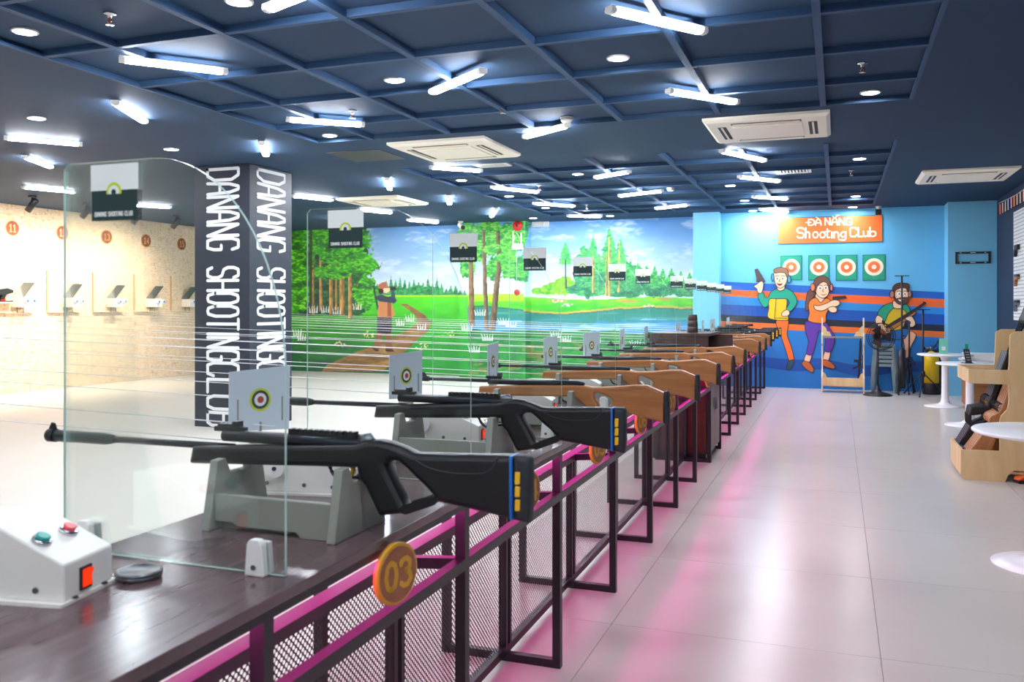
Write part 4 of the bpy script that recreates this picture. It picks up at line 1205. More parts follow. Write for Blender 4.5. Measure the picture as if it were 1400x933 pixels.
# --- brown wooden rifle (shape read at lane 5)
Y5 = 1.30 * H + 2 * LP
R2 = unp((660, 420), 3.109, Y5, XREF + sk(Y5))
def wood_rifle():
    t = empty('air_rifle')
    outline = R2([(-8, 336), (-14, 372), (120, 376), (384, 380), (402, 388), (420, 404), (446, 428), (470, 434), (496, 424), (492, 408), (480, 394), (474, 378), (478, 366)]
                 + [(492, 362), (522, 372), (546, 385), (556, 396), (548, 412), (538, 420), (552, 432), (600, 444), (690, 468), (770, 491), (774, 364), (740, 350), (700, 332), (650, 331), (560, 338), (470, 340), (440, 334), (380, 331), (200, 331)])
    solid2d('stock', [outline], 0.046, 0.009, M_wood_stock, t)
    pad = R2([(772, 357), (786, 357), (793, 366), (796, 494), (788, 498), (772, 491)])
    solid2d('butt_pad', [pad], 0.044, 0.008, M_rubber, t)
    G = unp((0, 0), 1.0, Y5, XREF + sk(Y5))
    za = G([(720, 523)])[0][1]; zb = za + 0.002
    a0, a1 = G([(668, 523)])[0][0], G([(799, 523)])[0][0]
    MB().tube([(a0, 0, za), (a1 - 0.02, 0, za), (a1, 0, za - 0.002)], [0.0135, 0.0135, 0.009], 14).build('action_tube', M_barrel, t)
    m0 = G([(573, 520)])[0][0]
    MB().tube([(m0, 0, zb), (a0 + 0.02, 0, zb)], 0.008, 12).build('barrel', M_barrel, t)
    MB().tube([(m0 - 0.004, 0, zb), (m0 + 0.05, 0, zb)], 0.0115, 12).build('muzzle_cap', M_plastic_b, t)
    mb = MB(); mb.prism([(m0 + 0.006, zb + 0.010), (m0 + 0.04, zb + 0.010), (m0 + 0.03, zb + 0.028), (m0 + 0.018, zb + 0.03)], -0.003, 0.003, 'y'); mb.build('front_sight', M_plastic_b, t)
    mb = MB(); mb.box(a0 - 0.01, a0 + 0.06, -0.008, 0.008, za + 0.012, za + 0.024); mb.box(a0 + 0.045, a0 + 0.06, -0.014, 0.014, za + 0.022, za + 0.038); mb.build('rear_sight', M_plastic_b, t)
    gd = R2([(330, 378), (342, 398), (362, 406), (384, 400), (398, 386)])
    MB().tube([(p[0], 0, p[1]) for p in smooth(gd, 4, False)], 0.004, 8).build('trigger_guard', M_plastic_b, t)
    tr = R2([(364, 376), (370, 388), (366, 400)])
    MB().tube([(p[0], 0, p[1]) for p in smooth(tr, 4, False)], 0.004, 8).build('trigger', M_grey_steel, t)
    return t
# --- black tactical rifle (far lanes)
def tactical_rifle():
    t = empty('air_rifle')
    k = lambda pts: [(a * H, b * H) for a, b in pts]
    solid2d('stock', [k([(0.05, 0.028), (0.17, 0.020), (0.20, 0.034), (0.36, 0.036), (0.365, -0.062), (0.33, -0.064), (0.26, -0.02), (0.17, -0.012), (0.05, -0.015)])], 0.042, 0.008, M_plastic_b, t)
    solid2d('butt_pad', [k([(0.366, 0.038), (0.392, 0.036), (0.394, -0.064), (0.366, -0.064)])], 0.04, 0.008, M_rubber, t)
    for (a, b) in ((0.022, 0.004), (0.000, -0.018), (-0.022, -0.04)):
        MB().box(0.372 * H, 0.386 * H, -0.0215, 0.0215, b * H, a * H).build('pad_insert', M_yellow, t)
    solid2d('receiver', [k([(-0.16, 0.03), (0.06, 0.032), (0.07, -0.02), (0.0, -0.026), (-0.02, -0.012), (-0.16, -0.010)])], 0.04, 0.005, M_plastic_b, t)
    solid2d('pistol_grip', [k([(0.045, -0.018), (0.085, -0.018), (0.12, -0.095), (0.085, -0.10)])], 0.034, 0.008, M_plastic_b, t)
    solid2d('magazine', [k([(-0.05, -0.01), (0.0, -0.016), (-0.01, -0.085), (-0.055, -0.08)])], 0.028, 0.004, M_plastic_b, t)
    mb = MB().box(-0.38 * H, -0.16 * H, -0.022, 0.022, -0.008 * H, 0.028 * H)
    for q in range(7): mb.box((-0.37 + 0.03 * q) * H, (-0.355 + 0.03 * q) * H, -0.02, 0.02, 0.028 * H, 0.034 * H)
    o = mb.build('handguard', M_plastic_b, t); bevel(o, 0.004)
    MB().tube([(-0.58 * H, 0, 0.010 * H), (-0.38 * H, 0, 0.010 * H)], 0.009, 12).build('barrel', M_barrel, t)
    MB().tube([(-0.62 * H, 0, 0.010 * H), (-0.54 * H, 0, 0.010 * H)], 0.016, 12).build('muzzle_brake', M_plastic_b, t)
    mb = MB().tube([(-0.14 * H, 0, 0.062 * H), (-0.10 * H, 0, 0.062 * H), (-0.085 * H, 0, 0.062 * H), (0.04 * H, 0, 0.062 * H), (0.055 * H, 0, 0.062 * H), (0.09 * H, 0, 0.062 * H)], [0.022, 0.022, 0.015, 0.015, 0.019, 0.019], 14)
    for x in (-0.06, 0.02): mb.box(x * H - 0.008, x * H + 0.008, -0.009, 0.009, 0.030 * H, 0.056 * H)
    mb.build('scope', M_plastic_b, t)
    return t
PROTO = {'b': black_rifle(), 'w': wood_rifle(), 't': tactical_rifle()}
USED = set()
def place_rifle(kind, loc, rot, label, group):
    if kind in USED: o = copy_tree(PROTO[kind])
    else: o = PROTO[kind]; USED.add(kind)
    o.location = loc; o.rotation_euler = rot
    tag(o, label, 'rifle', group)
    return o
# --- rest
def make_rest():
    t = empty('rifle_rest')
    hz = ZREST - ZD
    xa, xb = -0.135 * H, 0.110 * H
    w = 0.085 * H
    for x in (xa, xb):
        pr = [(-w, 0), (w, 0), (w * 0.72, hz + 0.016), (w * 0.46, hz + 0.018), (w * 0.30, hz - 0.018), (-w * 0.30, hz - 0.018), (-w * 0.46, hz + 0.018), (-w * 0.72, hz + 0.016)]
        o = MB().prism(pr, x - 0.011, x + 0.011, 'x').build('upright', M_pvc, t); bevel(o, 0.003)
    o = MB().prism([(xa + .011, 0.02), (xa + .06, 0.02), (xa + .07, 0.012), (xb - .10, 0.012), (xb - .09, 0), (xb - .011, 0), (xb - .011, hz * 0.58), (xa + .011, hz * 0.58)], -w * 0.82, -w * 0.82 + 0.018, 'y').build('front_board', M_pvc, t); bevel(o, 0.002)
    MB().box(xa + .011, xb - .011, -w * 0.6, w * 0.6, 0.0, 0.014).build('base_board', M_pvc, t)
    return t
# --- control box, origin at the front lower edge centre (front = +X)
def make_box():
    t = empty('control_box')
    k = lambda pts: [(a * H, b * H) for a, b in pts]
    o = MB().prism(k([(-0.20, 0.004), (-0.20, 0.098), (-0.098, 0.098), (0, 0.052), (0, 0.004)]), 0, 0.10 * H, 'y').build('body', M_box, t); bevel(o, 0.004)
    MB().box(-0.205 * H, 0.004, -0.012, 0.10 * H + 0.012, 0, 0.006).build('flange', M_box, t)
    n = Vector((0.046, 0, 0.098)).normalized()
    for (y, m_, nm, lb) in ((0.020, M_green_btn, 'button', 'green push button'), (0.072, M_red_btn, 'button', 'red push button')):
        c = Vector((-0.048 * H, y * H, 0.0745 * H))
        b = MB().tube([c, c + n * 0.006, c + n * 0.008], [0.017, 0.017, 0.014], 18).build('button_collar', M_chrome, t)
        o = MB().tube([c + n * 0.006, c + n * 0.013, c + n * 0.014], [0.0125, 0.0125, 0.010], 18).build(nm, m_, b); o['label'] = lb
    o = MB().box(0, 0.004, 0.030 * H, 0.052 * H, 0.010 * H, 0.040 * H).build('switch_bezel', M_dark, t)
    o2 = MB().prism([(0.003, 0.013 * H), (0.009, 0.015 * H), (0.006, 0.025 * H), (0.011, 0.036 * H), (0.003, 0.037 * H)], 0.033 * H, 0.049 * H, 'y').build('rocker', M_rocker, o); o2['label'] = 'glowing red rocker switch'
    o = MB().lathe([(0.026, 0.0), (0.028, 0.004), (0.022, 0.008), (0.022, 0.014), (0.028, 0.018), (0.026, 0.022)], (-0.155 * H, -0.004, 0.055 * H), 22, 0, 'y').build('pulley', M_white, t)
    MB().lathe([(0.006, 0.0), (0.006, 0.004)], (-0.155 * H, -0.026, 0.055 * H), 12, 0, 'y').build('axle', M_dark, o)
    for (x, z) in ((-0.10, 0.02), (-0.04, 0.018), (-0.18, 0.022)):
        MB().lathe([(0.006, 0), (0.005, 0.003)], (x * H, 0, z * H), 10, 0, 'y').build('screw', M_grey_steel, t)
    for y in (0.02, 0.08):
        MB().lathe([(0.006, 0), (0.005, 0.003)], (0.002, y * H, 0.006), 10, 0, 'z').build('screw', M_dark, t)
    return t
# --- target card on its carriage; faces the shooter (+X)
def make_card():
    t = empty('target_card')
    w, h = 0.072 * H, 0.070 * H
    mb = MB()
    mb.prism([(-w, 0.012), (w * 0.96, 0.0), (w, h * 2), (-w * 0.98, h * 2 - 0.010)], -0.001, 0.001, 'x')
    mb.build('paper', M_card, t)
    for k, (r, m_) in enumerate(((0.034, M_ring_y), (0.027, M_ring_k), (0.019, M_ring_w), (0.010, M_ring_r))):
        MB().lathe([(r, 0), (r, 0.0006)], (0.001 + 0.0006 * k, 0, h), 26, 0, 'x').build('ring', m_, t)
    mb = MB()
    for s in (-1, 1): mb.bar((0.002, s * w * 0.72, h * 0.3), (0.002, s * w * 0.72, h * 1.05), 0.004, 0.003)
    mb.build('crease', M_pvc, t)
    mb = MB().box(-0.012, 0.012, -0.03, 0.03, -0.03, -0.006); mb.bar((0, 0, -0.01), (0, 0, 0.03), 0.012, 0.004)
    mb.build('carriage', M_pvc, t)
    return t
# --- glass screen
def make_glass():
    t = empty('glass_screen')
    x0, x1 = -1.150 * H, -0.742 * H
    xc, zc_, rx, rz = -0.977 * H, 0.90 * H, 0.235 * H, 0.321 * H
    zt_ = zc_ + rz; r0 = 0.012
    prof = [(x0, ZD + 0.002), (x1, ZD + 0.002)]
    for k in range(0, 19):
        a = math.pi / 2 * k / 18
        prof.append((xc + rx * math.cos(a), zc_ + rz * math.sin(a)))
    prof += [(x0 + r0, zt_), (x0, zt_ - r0)]
    n = len(prof); th = 0.006
    V = [(p[0], -th / 2, p[1]) for p in prof] + [(p[0], th / 2, p[1]) for p in prof]
    mb = MB().add(V, [tuple(range(n)), tuple(range(2 * n - 1, n - 1, -1))], 0)
    mb.add(V, [(i, (i + 1) % n, n + (i + 1) % n, n + i) for i in range(n)], 1)
    mb.build('pane', [M_glass, M_edge], t)
    s0, s1, za, zb = -1.094 * H, -1.002 * H, 1.130 * H, 1.216 * H
    zm = 1.176 * H
    st = MB().box(s0, s1, -th / 2 - 0.0012, -th / 2, zm, zb).build('sticker', M_sticker_w, t)
    MB().box(s0 + 0.003, s1 - 0.003, -th / 2 - 0.0014, -th / 2, za, zm).build('sticker_band', M_sticker_g, st)
    xm = (s0 + s1) / 2
    for (r, m_, d) in ((0.0200, M_ring_y, 0.0018), (0.0140, M_sticker_w, 0.0022), (0.0060, M_sticker_g, 0.0026)):
        mb = MB(); pts = [(xm + r * math.cos(math.pi * k / 14), -th / 2 - d, zm - 0.004 + r * math.sin(math.pi * k / 14)) for k in range(15)]
        mb.add(pts + [(xm - r * 0.98, -th / 2 - d, zm - 0.008), (xm + r * 0.98, -th / 2 - d, zm - 0.008)], [tuple(range(15)) + (15, 16)])
        mb.build('emblem', m_, st)
    lt = MB()
    tw, L = text_strokes('DANANG SHOOTING CLUB', 1.0, 0.72)
    kx = (s1 - s0 - 0.024) / L
    ribbon(lt, (s0 + 0.012, -th / 2 - 0.0015, za + 0.009), (kx, 0, 0), (0, 0, 0.0085), (0, -1, 0), tw, 0.0016, 0.0004)
    lt.build('lettering', M_sticker_w, st)
    for x in (-0.785 * H, -1.10 * H):
        mb = MB().prism([(x - 0.022, ZD), (x + 0.022, ZD), (x + 0.017, ZD + 0.062), (x + 0.010, ZD + 0.070), (x - 0.010, ZD + 0.070), (x - 0.017, ZD + 0.062)], -0.020, -th / 2 - 0.0002, 'y')
        mb.prism([(x - 0.022, ZD), (x + 0.022, ZD), (x + 0.017, ZD + 0.062), (x - 0.017, ZD + 0.062)], th / 2 + 0.0002, 0.016, 'y')
        o = mb.build('clamp', M_white, t); bevel(o, 0.003)
        MB().lathe([(0.005, 0), (0.005, 0.003)], (x, -0.020, ZD + 0.018), 12, 0, 'y').build('screw', M_grey_steel, o)
    return t
def make_disc(num, Y):
    x = XO + 0.012 + sk(Y)
    t = empty('number_disc', (x + 0.012, Y, 0.556 * H), -0.22)
    r = 0.0515 * H
    MB().lathe([(r, -0.006), (r, 0.004), (r - 0.006, 0.006)], (0, 0, 0), 36, 0, 'x').build('rim', M_disc_rim, t)
    MB().lathe([(r - 0.008, 0.004), (r - 0.008, 0.0075)], (0, 0, 0), 36, 0, 'x').build('face', M_disc, t)
    s = '%02d' % num
    mb = MB()
    st, L = text_strokes(s, 1.0, 0.72)
    kx = 0.085 / (L - 0.28)
    ribbon(mb, (0.0076, -0.0425, -0.030), (0, kx, 0), (0, 0, 0.060), (1, 0, 0), st, 0.012, 0.001)
    mb.build('numeral', M_disc_rim, t)
    return t
rest0, box0, card0, glass0 = make_rest(), make_box(), make_card(), make_glass()
first = {'rest': True, 'box': True, 'card': True, 'glass': True}
def inst(key, proto):
    if first[key]:
        first[key] = False; return proto
    return copy_tree(proto)
WORD = {3: 'nearest', 4: 'second', 5: 'third', 6: 'fourth', 7: 'fifth', 8: 'sixth', 9: 'seventh', 10: 'eighth', 11: 'ninth', 12: 'tenth', 13: 'eleventh', 14: 'twelfth', 15: 'farthest'}
KIND = {'b': 'black synthetic thumbhole air rifle with yellow butt inserts', 'w': 'brown wooden stock air rifle with black butt pad', 't': 'black tactical air rifle with scope'}
XBOX, YBOX = -0.918 * H, 0.850 * H
GR = {'b': 'rifles on the counter', 'w': 'rifles on the counter', 't': 'rifles on the counter'}
tilt = {3: 0, 4: 0.0, 5: 0.0, 6: -0.01, 7: 0.01, 8: -0.012, 9: 0.03, 10: 0.0, 11: 0.02, 12: -0.02, 13: 0, 14: 0.01, 15: 0}
jit = {3: 0.45, 4: 0.25, 5: -0.10, 6: 0.12, 7: 0.36, 8: -0.02, 9: -0.05, 10: 0.1, 11: 0.3, 12: 0.0, 13: 0.2, 14: -0.1, 15: 0.1}
ybx0 = YBOX
# the control box in the lower left corner belongs to the lane before the first rifle
b = inst('box', box0); b.location = (XBOX - 0.004, YBOX, ZD)
b.rotation_euler = (0, 0, 0.18)
tag(b, 'white control box with green and red buttons in the lower left corner', 'control box', 'control boxes on the counter')
for (n, Y, kd) in LANES:
    w = WORD[n]; s = sk(Y)
    place_rifle(kd, (XREF + s, Y, ZREST), (0, 0, tilt[n]), '%s, %s rifle along the counter' % (KIND[kd], w), GR[kd])
    r = inst('rest', rest0); r.location = (XREF + s, Y, ZD)
    tag(r, 'grey green board rifle rest under the %s rifle along the counter' % w, 'rifle rest', 'rifle rests on the counter')
    g = inst('glass', glass0); yg = Y - 0.25 * H; g.location = (sk(yg), yg, 0)
    tag(g, 'clear glass screen with rounded corner and club sticker, %s along the counter' % w, 'glass screen', 'glass screens on the counter')
    yb = Y + 0.235 * H
    b = inst('box', box0); b.location = (XBOX + sk(yb), yb, ZD)
    tag(b, 'white motor box with red switch beyond the %s rifle along the counter' % w, 'control box', 'control boxes on the counter')
    yc = Y + 0.285 * H
    c = inst('card', card0); c.location = (-1.165 * H + sk(yc) * 0.2, yc, 0.728 * H); c.rotation_euler = (0, 0, -jit[n])
    tag(c, 'pale paper target card with yellow ringed bullseye, %s along the counter' % w, 'target card', 'target cards on the carriages')
    if n != 99:
        d = make_disc(n, Y + 0.0 * H)
        tag(d, 'brown and gold number disc under the counter edge, %s along the counter' % w, 'number disc', 'lane number discs')
    # the pair of lines the target card travels on
    yw = 7.41 * H + 0.688 * H * (n - 11) if n >= 10 else yc + 0.1
    ln = empty('target_line', (XL, yw, 0.9 * H), 0, 'pair of thin white target lines at the %s rifle along the counter' % w, 'target line', 'target lines across the range')
    for (za, zb, dy) in ((0.745, 0.945, -0.02), (0.700, 0.88, 0.02)):
        p0 = Vector((-1.125 * H + sk(yc), yc + dy, za * H)) - Vector((XL, yw, 0.9 * H))
        p1 = Vector((0.02, dy, (zb - 0.9) * H))
        pts = []
        for q in range(9):
            f_ = q / 8; pp = p0.lerp(p1, f_); pp.z -= 0.02 * math.sin(math.pi * f_); pts.append(pp)
        MB().tube(pts, 0.0019, 5).build('line', M_wire, ln)

# flat metal tin beside the first glass
p = onZ(190, 790, ZD)
t = empty('pellet_tin', (p.x, p.y, ZD), 0, 'round flat metal pellet tin on the counter beside the nearest glass screen', 'tin')
MB().lathe([(0.038, 0), (0.041, 0.003), (0.041, 0.008), (0.039, 0.009)], n=28).build('base', M_grey_steel, t)
MB().lathe([(0.0415, 0.009), (0.0425, 0.010), (0.0425, 0.014), (0.036, 0.016), (0.034, 0.0145), (0.0, 0.0145)], n=28).build('lid', M_grey_steel, t)

# ------------------------------------------------------------------ things on the board wall
for n in range(10, 16):
    Y = 7.41 * H + 0.688 * H * (n - 11)
    lb = 'number %d' % n
    if n > 10:
        zc_ = onX(248 if n == 15 else 17, 334.8 if n == 15 else 313, XL).z
        t = empty('number_sign', (XL, Y, 1.88 * H), 0, 'red round wall sign with gold numeral, %s from the left' % ORD[n - 11], 'sign', 'lane numbers on the board wall')
        r = 0.090 * H
        MB().lathe([(r, 0), (r, 0.008)], (0, 0, 0), 32, 0, 'x').build('rim', M_disc_rim, t)
        MB().lathe([(r - 0.012, 0.008), (r - 0.012, 0.011)], (0, 0, 0), 32, 0, 'x').build('face', M_wall_no, t)
        st, L = text_strokes(str(n), 1.0, 0.7)
        kx = 0.115 / (L - 0.3); mb = MB()
        ribbon(mb, (0.011, -0.0575, -0.055), (0, kx, 0), (0, 0, 0.11), (1, 0, 0), st, 0.018, 0.002)
        mb.build('numeral', M_disc_rim, t)
    t = empty('target_catcher', (XL, Y + 0.10, 0.965 * H), 0, 'white target catcher with slanted steel plate on the board wall, %s from the left' % ORD[n - 10], 'target catcher', 'target catchers on the board wall')
    o = MB().box(0.0, 0.20, -0.10, 0.10, 0.02, 0.17).build('housing', M_box, t); bevel(o, 0.006)
    MB().add([(0.005, -0.10, 0.175), (0.005, 0.11, 0.175), (0.16, 0.17, 0.40), (0.16, -0.03, 0.40), (0.0, -0.10, 0.180), (0.0, 0.11, 0.180), (0.155, 0.17, 0.405), (0.155, -0.03, 0.405)],
             [(0, 1, 2, 3), (7, 6, 5, 4), (0, 4, 5, 1), (1, 5, 6, 2), (2, 6, 7, 3), (3, 7, 4, 0)]).build('plate', M_mirror, t)
    for y in (-0.03, 0.09):
        o = MB().lathe([(0.035, 0), (0.035, 0.04), (0.025, 0.045)], (0.20, y, 0.12), 16, 0, 'x').build('lamp_reel', M_white, t)
        MB().lathe([(0.022, 0), (0.018, 0.008)], (0.245, y, 0.12), 14, 0, 'x').build('blue_cap', M_blue, o)
    mb = MB()
    for y in (-0.06, 0.05): mb.tube([(0.06, y, 0.02), (0.06, y, -0.06)], 0.008, 8)
    mb.build('bracket', M_grey_steel, t)
    f = empty('shelf_strip', (XL, Y, 0.93 * H), 0, 'thin wooden strips below the %s white target catcher from the left' % ORD[n - 10], 'wood strip', 'wooden strips around the targets')
    MB().box(0, 0.05, -0.30, 0.36, -0.016, 0.0).build('shelf', M_plyedge, f)
    if n > 11: MB().box(0, 0.02, -0.31, -0.29, 0.0, 0.66).build('upright_strip', wood_mat('strip_wood', (196, 140, 86), (214, 162, 106)) if 'strip_wood' not in MATS else MATS['strip_wood'], f)
# dark device on a ledge at the left edge
p = onX(4, 412, XL)
t = empty('shelf_device', (XL, p.y - 0.05, p.z), 0, 'black device with red trim on a small wooden ledge, left edge of the picture', 'device')
MB().box(0, 0.12, -0.2, 0.17, -0.03, -0.012).build('ledge', M_plyedge, t)
o = MB().prism([(-0.18, 0.16), (0.06, 0.20), (0.16, 0.17), (0.16, 0.13), (0.04, 0.10), (0.0, 0.02), (-0.06, 0.02), (-0.03, 0.09), (-0.18, 0.10)], 0.03, 0.09, 'x').build('body', M_plastic_b, t); bevel(o, 0.005)
MB().box(0.03, 0.09, -0.05, 0.02, -0.012, 0.04).build('foot', M_red, t)
MB().box(0.03, 0.09, -0.12, 0.15, -0.012, 0.008).build('base', M_plastic_b, t)

# ------------------------------------------------------------------ alarm gear on the painted column
YPF = YP - 0.003
def at(u, v): return onY(u, v, YPF)
for (u, v, lb, r) in ((708, 309, 'red fire alarm bell high on the painted column', 0.095), (707, 400, 'small red alarm button lower on the painted column', 0.055)):
    p = at(u, v)
    t = empty('alarm_bell', (p.x, YPF, p.z), 0, lb, 'alarm bell')
    MB().lathe([(r, 0.0), (r, 0.02), (r * 0.9, 0.035), (r * 0.5, 0.05), (0.0, 0.052)], (0, 0, 0), 26, 0, 'y').build('gong', M_red, t)
    MB().lathe([(r * 0.22, 0.05), (r * 0.22, 0.058), (0, 0.06)], (0, 0, 0), 14, 0, 'y').build('hub', M_dark, t)
p = at(708, 337)
t = empty('router', (p.x, YPF, p.z), 0, 'white router with antennas under the red alarm bell', 'router')
o = MB().box(-0.105, 0.105, -0.035, 0, -0.06, 0.05).build('body', M_white, t); bevel(o, 0.01)
for x in (-0.085, 0.07): MB().bar((x, -0.02, 0.05), (x, -0.02, 0.25), 0.022, 0.012).build('antenna', M_white, t)
mb = MB(); mb.tube([(-0.09, -0.006, 0.06), (-0.05, -0.01, 0.16), (-0.1, -0.008, 0.26), (-0.06, -0.006, 0.30)], 0.005, 6); mb.tube([(0.0, -0.006, 0.05), (0.06, -0.01, 0.12), (0.0, -0.01, 0.22), (-0.04, -0.006, 0.26)], 0.005, 6)
mb.tube([(-0.02, -0.004, -0.06), (-0.02, -0.004, -0.70)], 0.004, 6)
mb.build('cable', M_white, t)
p = onY(740, 303, YB - 0.006)
t = empty('emergency_light', (p.x, YB - 0.006, p.z), 0, 'white emergency light box at the top of the lake mural', 'emergency light')
o = MB().box(-0.16, 0.16, -0.07, 0, -0.10, 0.08).build('housing', M_white, t); bevel(o, 0.01)
for x in (-0.08, 0.06): MB().lathe([(0.03, 0), (0.03, 0.02), (0.02, 0.03)], (x, -0.07, -0.05), 16, 0, 'y').build('lamp', M_ring_w, t)
p = onZ(628, 300, ZC)
p = onY(630, 300, YP - 0.35)
t = empty('security_camera', (p.x, p.y, ZC), 0, 'white bullet security camera on the ceiling by the painted column', 'security camera')
MB().lathe([(0.05, 0), (0.05, -0.02), (0.02, -0.04)], n=16).build('mount', M_white, t)
MB().tube([(-0.05, 0.04, -0.06), (0.06, -0.06, -0.12)], 0.036, 14).build('body', M_white, t)
MB().tube([(0.06, -0.06, -0.12), (0.085, -0.083, -0.134)], 0.038, 14).build('lens_hood', M_black, t)
p = onZ(430, 291, ZC)
for (u, v, yy, lb) in ((1201, 290, YS - 0.25, 'small black wall spotlight with white bracket above the orange sign'),):
    p = onY(u, 285, yy)
    t = empty('wall_spotlight', (p.x, yy, ZC), 0, lb, 'spotlight')
    MB().lathe([(0.05, 0), (0.02, -0.05)], n=14).build('bracket', M_white, t)
    o = MB().box(-0.045, 0.045, -0.04, 0.04, -0.14, -0.05).build('lamp_head', M_black, t); bevel(o, 0.008)

# ================================================================== right side of the walkway
def table(u, vbase, r, rb, zt, label):
    p = onZ(u, vbase, 0)
    t = empty('round_table', (p.x, p.y, 0), 0, label, 'table', 'round white tables')
    MB().lathe([(0, zt - 0.022), (r - 0.012, zt - 0.022), (r, zt - 0.014), (r, zt - 0.004), (r - 0.006, zt), (0, zt)], n=48).build('table_top', M_tablew, t)
    MB().lathe([(rb, 0), (rb, 0.006), (rb * 0.7, 0.018), (0.09, 0.034), (0.055, 0.06), (0.045, 0.12), (0.042, zt - 0.10), (0.06, zt - 0.05), (0.10, zt - 0.022)], n=36).build('pedestal', M_tablew, t)
    return t, p
ZT = 0.52 * H
t1, p1 = table(1292, 556, 0.255 * H, 0.19 * H, ZT, 'round white pedestal table farthest back beside the yellow cylinder')
t2, p2 = table(1326, 582, 0.26 * H, 0.195 * H, ZT, 'round white pedestal table behind the plywood rifle rack')
t3, p3 = table(1433, 775, 0.262 * H, 0.195 * H, ZT, 'round white table at the right edge in front of the rack')
p = onY(1290, 484, p1.y - 0.02)
t = empty('menu_stand', (p.x, p.y, ZT), 0.15, 'upright mint green card in clear stand on the farthest table', 'card stand')
MB().box(-0.055, 0.055, -0.03, 0.03, 0, 0.006).build('foot', M_edge, t)
o = MB().box(-0.055, 0.055, -0.003, 0.003, 0.006, 0.21).build('card', M_mint, t)
MB().box(-0.024, 0.024, -0.0042, -0.003, 0.05, 0.10).build('print_block', M_white, o)
p = onY(1323, 497, p2.y - 0.06)
t = empty('card_holder', (p.x, p.y, ZT), 0.35, 'small black sign holder leaning on the table behind the rack', 'card stand')
MB().box(-0.05, 0.05, -0.035, 0.045, 0, 0.008).build('foot', M_black, t)
o = MB().add([(-0.033, -0.03, 0.008), (0.033, -0.03, 0.008), (0.033, 0.03, 0.16), (-0.033, 0.03, 0.16), (-0.033, -0.018, 0.008), (0.033, -0.018, 0.008), (0.033, 0.038, 0.156), (-0.033, 0.038, 0.156)],
             [(0, 1, 2, 3), (7, 6, 5, 4), (0, 4, 5, 1), (1, 5, 6, 2), (2, 6, 7, 3), (3, 7, 4, 0)]).build('plate', M_black, t)
mb = MB()
for z in range(4): mb.bar((-0.02, -0.0185 + 0.011 * z, 0.040 + 0.028 * z), (0.02, -0.0185 + 0.011 * z, 0.040 + 0.028 * z), 0.003, 0.004)
mb.build('print_line', M_white, o)
MB().box(-0.012, 0.022, 0.034, 0.037, 0.14, 0.215).build('leaflet', M_teal, t)
p = onY(1342, 497, 9.0 * H)
# low white side unit and wooden drawer box behind the tables
p = onZ(1342, 553, 0)
t = empty('drawer_unit', (p.x - 0.12, p.y, 0), 0, 'low brown wooden drawer unit with white top behind the tables', 'drawer unit')
o = MB().box(-0.10, 0.40, -0.2, 0.2, 0.0, 0.44 * H).build('body', wood_mat('brown_drawer', (150, 100, 58), (178, 124, 78)), t)
for k in range(2): MB().box(-0.09, 0.39, -0.215, -0.2, 0.03 + 0.24 * k, 0.25 + 0.24 * k).build('drawer', MATS['brown_drawer'], t)
MB().box(-0.14, 0.44, -0.24, 0.24, 0.44 * H, 0.46 * H).build('top', M_tablew, t)
MB().box(-0.10, 0.40, -0.2, 0.2, 0.46 * H, 0.515 * H).build('tray', M_white, t)

# plywood rifle rack at the right
y0, y1 = 5.64 * H, 6.125 * H
xf = 0.665 * H
t = empty('rifle_rack', (0.9 * H, y0, 0), 0, 'pale plywood rifle rack full of rifles at the right', 'rifle rack')
xo_ = -0.9 * H
def side(yy):
    xb = 1.16 * H
    pr = [(xf, 0.035), (xf + 0.02, 0.0), (0.89 * H, 0.0), (0.905 * H, 0.05), (0.935 * H, 0.09), (1.09 * H, 0.09), (1.10 * H, 0.0), (xb, 0.0), (xb, 0.83 * H), (xb - 0.04, 0.855 * H), (0.945 * H, 0.855 * H), (0.915 * H, 0.835 * H), (0.908 * H, 0.65 * H), (0.905 * H, 0.635 * H), (0.705 * H, 0.632 * H), (0.705 * H, 0.555 * H), (0.905 * H, 0.552 * H),
          (0.908 * H, 0.46 * H), (0.90 * H, 0.41 * H), (0.87 * H, 0.375 * H), (0.862 * H, 0.34 * H), (0.862 * H, 0.175 * H), (xf, 0.172 * H)]
    return MB().prism([(a + xo_, b) for a, b in pr], yy - y0, yy - y0 + 0.018, 'y')
for yy in (y0, y1): 
    o = side(yy).build('side_panel', M_ply, t); bevel(o, 0.002)
MB().box(xf + xo_, xf + xo_ + 0.018, 0.018, y1 - y0, 0.035, 0.172 * H).build('trough_front', M_ply, t)
MB().box(xf + xo_ + 0.018, 1.14 * H + xo_, 0.018, y1 - y0, 0.06, 0.078).build('trough_floor', M_ply, t)
mb = MB(); mb.box(0.705 * H + xo_, 0.705 * H + xo_ + 0.018, 0.018, y1 - y0, 0.555 * H, 0.632 * H); mb.build('cross_rail', M_ply, t)
MB().box(1.10 * H + xo_, 1.10 * H + xo_ + 0.018, 0.018, y1 - y0, 0.1, 0.82 * H).build('back_panel', M_ply, t)
nb = 0
for k in range(9):
    kd = 'b' if k < 4 else 'w'
    yy = y1 - 0.055 - k * 0.064
    phi = math.radians(110)
    lb = ('black rifle with yellow butt inserts leaning in the plywood rack, %s from the far side' % ORD[k]) if kd == 'b' else ('brown wooden rifle leaning in the plywood rack, %s from the near side' % ORD[8 - k])
    # butt of the rifle stands in the trough
    bx_ = 0.40 * H
    dx, dz = math.cos(phi) * bx_ , -math.sin(phi) * bx_
    place_rifle(kd, ((0.735 if kd == 'b' else 0.78) * H - dx * 1.0 , yy, 0.085 - dz + (0.10 if kd == 'b' else 0.07)), (0, phi, 0), lb, 'rifles standing in the plywood rack')
p = onZ(1399, 660, 0)
